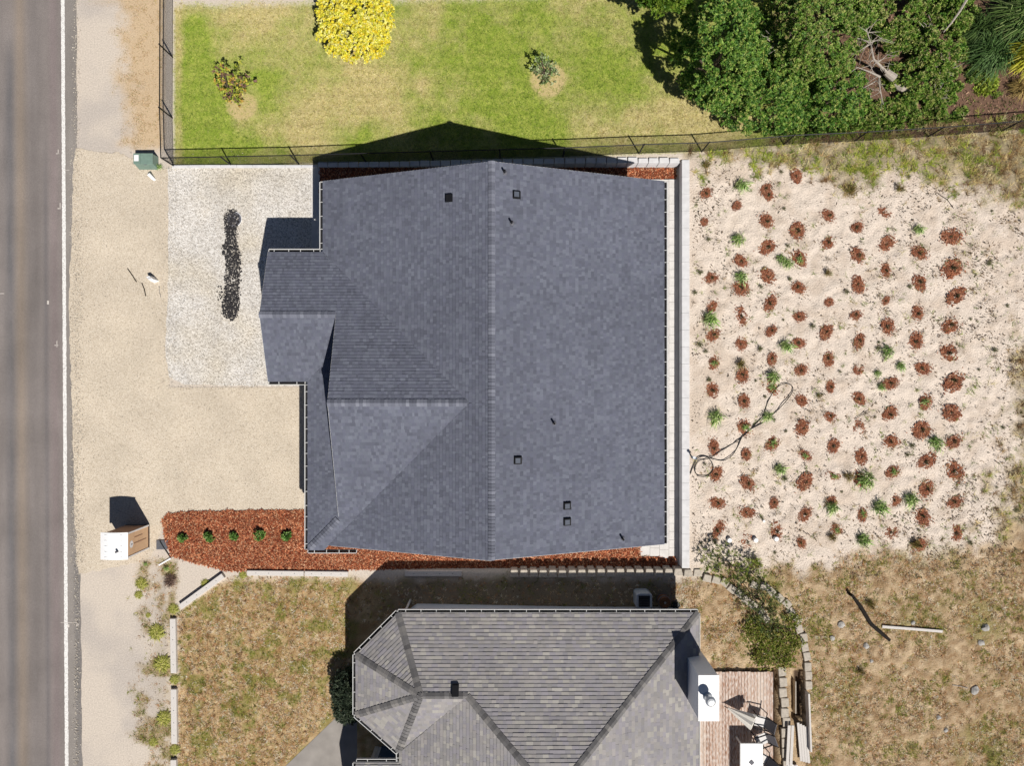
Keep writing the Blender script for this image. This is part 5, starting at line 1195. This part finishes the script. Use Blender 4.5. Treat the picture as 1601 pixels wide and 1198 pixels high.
def trees():
    def rb(cx, cy, rx, ry, n, z0, z1, r0, r1, seed):
        q = random.Random(seed); out = []
        while len(out) < n:
            a = q.random() * 6.28; d = math.sqrt(q.random()); r = q.uniform(r0, r1)
            out.append(blob(cx + math.cos(a) * d * (rx - r * .6), cy + math.sin(a) * d * (ry - r * .6), z0 + (z1 - z0) * (1 - d * d) + q.uniform(-.45, .45) * min(1, (z1 - z0) / 2.5), r, r * .8))
        return out
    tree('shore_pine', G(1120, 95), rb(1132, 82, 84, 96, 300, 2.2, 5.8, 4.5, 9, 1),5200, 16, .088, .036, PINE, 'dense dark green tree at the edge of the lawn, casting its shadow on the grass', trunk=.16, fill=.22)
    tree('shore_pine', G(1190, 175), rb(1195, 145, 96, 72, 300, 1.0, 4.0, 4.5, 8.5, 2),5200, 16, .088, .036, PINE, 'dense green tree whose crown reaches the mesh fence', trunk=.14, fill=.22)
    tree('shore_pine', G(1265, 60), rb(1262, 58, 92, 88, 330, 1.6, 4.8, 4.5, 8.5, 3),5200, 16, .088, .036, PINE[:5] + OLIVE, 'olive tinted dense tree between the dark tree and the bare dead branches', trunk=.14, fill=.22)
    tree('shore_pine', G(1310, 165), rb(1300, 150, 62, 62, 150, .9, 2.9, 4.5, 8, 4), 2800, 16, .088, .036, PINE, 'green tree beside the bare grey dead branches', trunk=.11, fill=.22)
    tree('shore_pine', G(1035, 5), rb(1035, -4, 52, 26, 14, 2.0, 3.6, 12, 20, 9), 700, 16, .15, .06, [ob(150, 172, 66), ob(120, 152, 52), ob(98, 136, 48)], 'yellow green tree top at the far edge of the lawn', trunk=.1, fill=.4)
    for i, (x, y, rx, ry, nb, z0, z1, lb) in enumerate(((1400, 35, 52, 48, 9, .8, 1.9, 'loose olive shrub behind the dead branches'), (1465, 60, 46, 62, 9, .7, 1.7, 'sparse olive shrub with grey twigs beside the dirt gap'), (1440, 130, 55, 40, 8, .5, 1.2, 'low green shrub below the bleached log'), (1390, 182, 62, 26, 8, .4, .9, 'low straggly shrub along the fence by the dead branches'), (1475, 165, 34, 28, 5, .4, .9, 'small green shrub by the red brown soil'))):
        tree('shrub', G(x, y), rb(x, y, rx * 1.15, ry * 1.15, nb * 9, z0, z1, 4, 9, 20 + i), 1300, 14, .12, .05, OLIVE + PINE[:3], lb, 'shrub', trunk=.05, fill=.15, inner=.6)
    for i, (x, y, rx, ry, nb, z0, z1, lb) in enumerate(((1345, 20, 40, 36, 10, .9, 2.2, 'green shrub filling the gap behind the dead tree'), (1500, 28, 30, 34, 9, .6, 1.5, 'bright olive shrub under the long bare branch'), (1345, 190, 55, 18, 10, .3, .8, 'low green shrub tangled in the mesh fence'), (1250, 205, 60, 14, 9, .3, .8, 'low leafy growth at the fence under the dense trees'))):
        tree('shrub', G(x, y), rb(x, y, rx, ry, nb * 7, z0, z1, 4, 8, 70 + i), 900, 13, .12, .05, OLIVE + PINE[:4], lb, 'shrub', trunk=.04, fill=.2)
    n = 9000; px = rng.uniform(1180, 1640, n); py = rng.uniform(-30, 225, n); k = rng.random(n) < zones(px, py)['soil']; px, py = px[k], py[k]; X, Y, Z = Ga(px, py); n = len(X)
    V = chip_faces(X, Y, Z + .03, rng.uniform(.04, .14, n), rng.uniform(.015, .05, n), 1.2)
    tag(bulk('garden_litter', V, pick([ob(150, 116, 94), ob(104, 80, 64), ob(186, 152, 124), ob(120, 118, 70), ob(72, 58, 48)], n, .3), 'chips'), 'brown bark and leaf litter under the garden trees', 'litter', kind='stuff')
    for i, (x, y, rx, ry, nb, z0, z1, lb) in enumerate(((1525, 118, 24, 20, 6, .3, .8, 'dark leafy shrub between the strappy clump and the lime shrub'), (1590, 185, 26, 10, 5, .2, .5, 'low olive mound hugging the far end of the fence'), (1440, 195, 44, 9, 7, .2, .5, 'thin green strip of shrubs along the fence below the bleached log'), (1555, 150, 14, 10, 4, .2, .5, 'tiny olive shrub beside the clipped mound'))):
        tree('shrub', G(x, y), rb(x, y, rx, ry, nb * 5, z0, z1, 3, 6, 90 + i), 420, 11, .11, .045, OLIVE + PINE[:4], lb, 'shrub', trunk=.03, fill=.2)
    # golden tree
    tree('golden_tree', G(562, 58), rb(557, 32, 64, 70, 150, 1.3, 3.2, 6, 11, 31), 3900, 13, .08, .045, [(.88,.80,.10), (.9,.86,.20), (.82,.74,.05), (.9,.87,.34), (.68,.68,.06), (.86,.70,.05)], 'bright golden yellow leafy tree on the green lawn', trunk=.12, fill=.22, spread=.9)
    # right-hand garden
    for i, (x, y, r, pal, lb, nbl, ht, wd) in enumerate(((1585, 40, 60, [ob(110, 138, 70), ob(86, 116, 52), ob(150, 168, 104), ob(64, 92, 42)], 'big fountain of dark green strap leaves at the garden edge', 900, 1.3, .035), (1538, 92, 44, [ob(84, 116, 58), ob(110, 140, 84), ob(60, 90, 42)], 'dark green strappy clump between the fountain plant and the yellow one', 700, 1.0, .03),
                                                         (1592, 98, 36, [ob(226, 220, 70), ob(240, 232, 110), ob(190, 190, 56)], 'yellow strap leaved clump in the garden', 420, 1.5, .045), (1590, 142, 24, [ob(196, 168, 104), ob(170, 146, 90)], 'straw coloured spiky clump on brown bark', 200, .6, .025), (1520, 55, 34, [ob(92, 118, 60), ob(70, 96, 46)], 'dark green clump beside the dirt gap', 380, .9, .035))):
        t = thing('strap_leaf_plant', G(x, y), lb, 'plant'); me = tuft_mesh('leaves', nbl, r * S * .95, ht, pal, 300 + i, wd); link('leaves', me, t)
    tree('shrub', G(1538, 135), [blob(1538, 134, .45, 20, 14), blob(1530, 142, .4, 14, 12), blob(1546, 126, .4, 14, 12)], 320, 10, .13, .06, [ob(186, 204, 84), ob(160, 184, 70), ob(206, 214, 110)], 'light lime green leafy shrub on brown bark', 'shrub', trunk=.03, fill=.3)
    tree('shrub', G(1568, 168), [blob(1568, 166, .3, 22, 10, 10)], 380, 10, .09, .035, [ob(104, 134, 62), ob(84, 112, 50)], 'clipped green mound near the right end of the fence', 'shrub', trunk=.03, fill=.4)
    tree('shrub', G(1512, 162), [blob(1512, 162, .3, 16, 10, 12)], 300, 10, .09, .04, OLIVE, 'small rounded shrub on red soil by the fence', 'shrub', trunk=.03, fill=.4)
    # neighbour's round bush
    tree('shrub', G(543, 1088), [blob(543, 1075, .7, 25, 22, 30), blob(545, 1105, .65, 24, 20, 26), blob(550, 1060, .6, 18, 18, 18)], 1500, 12, .11, .03, [ob(78, 92, 74), ob(58, 72, 58), ob(102, 114, 92)], 'dark grey green rounded bush against the octagonal bay', 'shrub', trunk=.05, fill=.6)
    # shrub and ivy in the stone arc
    tree('shrub', G(1140, 885), [blob(1105, 878, .95, 18, 10), blob(1130, 872, 1.05, 24, 14), blob(1155, 885, 1.15, 22, 14), blob(1180, 893, 1.0, 20, 12), blob(1140, 895, 1.1, 22, 12)], 230, 11, .15, .026, [ob(156, 172, 80), ob(128, 148, 60), ob(186, 192, 110), ob(100, 118, 56)], 'feathery green shrub at the end of the block wall', 'shrub', trunk=.05, fill=.12, inner=.5)
    tree('shrub', G(1195, 945), [blob(1168, 922, 1.2, 22, 14), blob(1190, 935, 1.4, 26, 18), blob(1212, 955, 1.25, 22, 14), blob(1178, 955, 1.2, 20, 14), blob(1205, 980, 1.1, 22, 12)], 260, 11, .14, .026, [ob(92, 108, 60), ob(120, 134, 74), ob(70, 82, 50), ob(148, 158, 98)], 'dark open shrub inside the stone arc', 'shrub', trunk=.06, fill=.12, inner=.5)
    tree('ground_cover', G(1215, 1015), [blob(1180, 985, .78, 24, 6), blob(1210, 1000, .8, 26, 8), blob(1236, 1005, .8, 22, 6), blob(1195, 1025, .78, 24, 6), blob(1228, 1030, .78, 20, 6), blob(1240, 970, .8, 14, 5)], 1300, 9, .08, .035, [ob(144, 162, 66), ob(120, 140, 54), ob(174, 182, 92), ob(196, 190, 110)], 'low leafy green ground cover between the deck and the stone arc', 'ground cover', trunk=.02, fill=.1, inner=.3)
    # small plants of the south bed
    for i, (x, y) in enumerate(((285, 841), (326, 841), (366, 838), (408, 839), (450, 838))):
        s = (1.15, 1.25, .95, 1.5, 1.05)[i]
        tree('bedding_plant', G(x, y), [blob(x + R.uniform(-3, 3), y + R.uniform(-2, 2), .18, 5 * s, 5 * s), blob(x + R.uniform(-4, 4), y + R.uniform(-3, 3), .14, 4 * s, 4 * s), blob(x + R.uniform(-4, 4), y + R.uniform(-4, 4), .1, 4 * s, 3 * s)], 55, 8, .10, .045, [ob(126, 172, 84), ob(92, 138, 62), ob(168, 200, 116)], ('green bedding plant nearest the end of the mulch bed', 'second green bedding plant along the mulch bed', 'smallest of the five bedding plants, in the middle of their row', 'largest of the five bedding plants', 'bedding plant nearest the dark roofed house')[i], 'plant', trunk=.02, fill=.3)
    # saplings on the lawn
    def sapling(base, limbs, pal, label, per, purple=None):
        b0 = G(*base); t = thing('sapling', b0, label, 'sapling'); m = MB(); pts = []
        for x, y, z in limbs:
            e = P(x, y, z); mid = b0.lerp(e, .5) + Vector((R.uniform(-.1, .1), R.uniform(-.1, .1), .1)); m.tube([b0, mid, e], [.035, .025, .008], 5)
            for k in range(16): f = .35 + .65 * R.random(); q = (b0.lerp(mid, f * 2) if f < .5 else mid.lerp(e, f * 2 - 1)); pts.append(np.array(q) + rng.normal(0, .09, 3))
        m.build('stems', 'bark', t); c = np.array(pts); nr = np.tile([0, 0, 1.0], (len(c), 1)); V, C = leafset(c, nr, per, .12, .055, pal, .9, .3); bulk('leaves', V, C, 'leaf', t)
    sapling((360, 146), [(340, 108, 1.1), (352, 98, 1.3), (372, 104, 1.2), (386, 118, 1.0), (398, 130, .9), (338, 128, .9), (348, 140, .6), (376, 150, .5), (366, 112, 1.5), (384, 140, .7), (360, 156, .4), (374, 162, .3)], [ob(214, 214, 92), ob(184, 196, 76), ob(220, 184, 96), ob(150, 172, 70), ob(150, 116, 104)], 'bushy yellow green sapling in a bare ring on the lawn', 9)
    sapling((853, 118), [(848, 82, 1.5), (858, 90, 1.2), (838, 92, 1.6), (866, 104, .9), (856, 128, .5), (845, 134, .4), (830, 108, 1.1), (862, 140, .3), (872, 112, .6)], [ob(160, 180, 126), ob(126, 152, 92), ob(190, 202, 156)], 'thin grey green sapling in a bare ring with a long sparse shadow', 6)
    # dead branches
    b0 = G(1395, 128); t = thing('dead_tree', b0, 'bare grey dead tree lying among the green shrubs', 'dead tree'); m = MB()
    q = lambda x, y, z: P(x, y, z)
    m.tube([q(1385, 112, 1.2), q(1398, 122, 1.1), q(1399, 123, 1.1)], [.16, .2, .05], 9); m.tube([q(1396, 130, .7), q(1410, 137, .8), q(1426, 147, .7)], [.15, .2, .17], 9); m.build('trunk', 'dead_wood', t)
    m = MB(); rr = random.Random(8)
    def br(pts, r0):
        m.tube([q(*p) for p in pts], [r0 * (1 - .75 * i / (len(pts) - 1)) for i in range(len(pts))], 6)
        for i in range(1, len(pts)):
            for _ in range(4):
                a = q(*pts[i]).lerp(q(*pts[i - 1]), rr.random()); th = rr.random() * 6.28; L = rr.uniform(.25, .75); e = a + Vector((math.cos(th) * L, math.sin(th) * L, rr.uniform(-.2, .3))); m.tube([a, a.lerp(e, .5) + Vector((rr.uniform(-.06, .06), rr.uniform(-.06, .06), .04)), e], [r0 * .3, r0 * .2, .006], 4)
    br([(1386, 112, 1.3), (1374, 100, 1.9), (1366, 92, 2.1), (1361, 66, 2.4), (1354, 44, 2.5)], .07); br([(1361, 68, 2.4), (1345, 78, 2.3), (1330, 87, 2.2)], .04); br([(1361, 66, 2.4), (1372, 62, 2.4), (1380, 58, 2.4)], .03)
    br([(1376, 120, 1.5), (1360, 112, 1.7), (1338, 104, 1.8)], .055); br([(1374, 122, 1.4), (1376, 140, 1.5), (1381, 163, 1.4)], .05); br([(1373, 96, 1.9), (1380, 92, 2.0), (1388, 84, 2.1)], .035); br([(1360, 66, 2.4), (1345, 60, 2.3), (1334, 60, 2.2)], .03); br([(1370, 126, 1.3), (1356, 134, 1.2), (1340, 142, 1.1)], .035)
    m.build('branches', 'dead_wood', t)
    m = MB(); br2 = [q(1513, -4, 1.9), q(1500, 18, 2.0), q(1487, 36, 1.9), q(1475, 50, 1.7)]; m.tube(br2, [.06, .05, .04, .02], 6); tag(m.build('dead_branch', 'dead_wood', None, loc=G(1495, 25)), 'long bare pale branch leaning over the sparse olive shrub', 'branch')
    for i, (x, y, z_, lb) in enumerate(((1450, 45, 1.5, 'spray of bare grey twigs rising through the olive shrubs'), (1480, 108, 1.1, 'small spray of pale bare twigs beside the dirt gap'), (1470, 152, .9, 'bare twig spray above the low shrub by the fence'), (1222, 60, 3.9, 'pale bare twigs poking out of the dense tree crowns'))):
        t = thing('dead_branches', P(x, y, z_), lb, 'branches'); m = MB(); c0 = P(x, y, z_)
        for k in range(22):
            th = rr.random() * 6.28; L = rr.uniform(.25, .8); a = c0 + Vector((rr.uniform(-.25, .25), rr.uniform(-.25, .25), -.3)); e = a + Vector((math.cos(th) * L, math.sin(th) * L, rr.uniform(.25, .6))); m.tube([a, a.lerp(e, .5) + Vector((rr.uniform(-.08, .08), rr.uniform(-.08, .08), .08)), e], [.02, .014, .005], 4)
        m.build('twigs', 'dead_wood', t)
    # dead heap by the road
    b = G(268, 908); t = thing('dead_bush', b, 'dead grey brown bush beside the askew timber', 'bush'); me = tuft_mesh('twigs', 260, .42, .3, [ob(120, 96, 88), ob(150, 124, 112), ob(88, 70, 62), ob(176, 150, 128)], 400, .012); link('twigs', me, t)
trees()
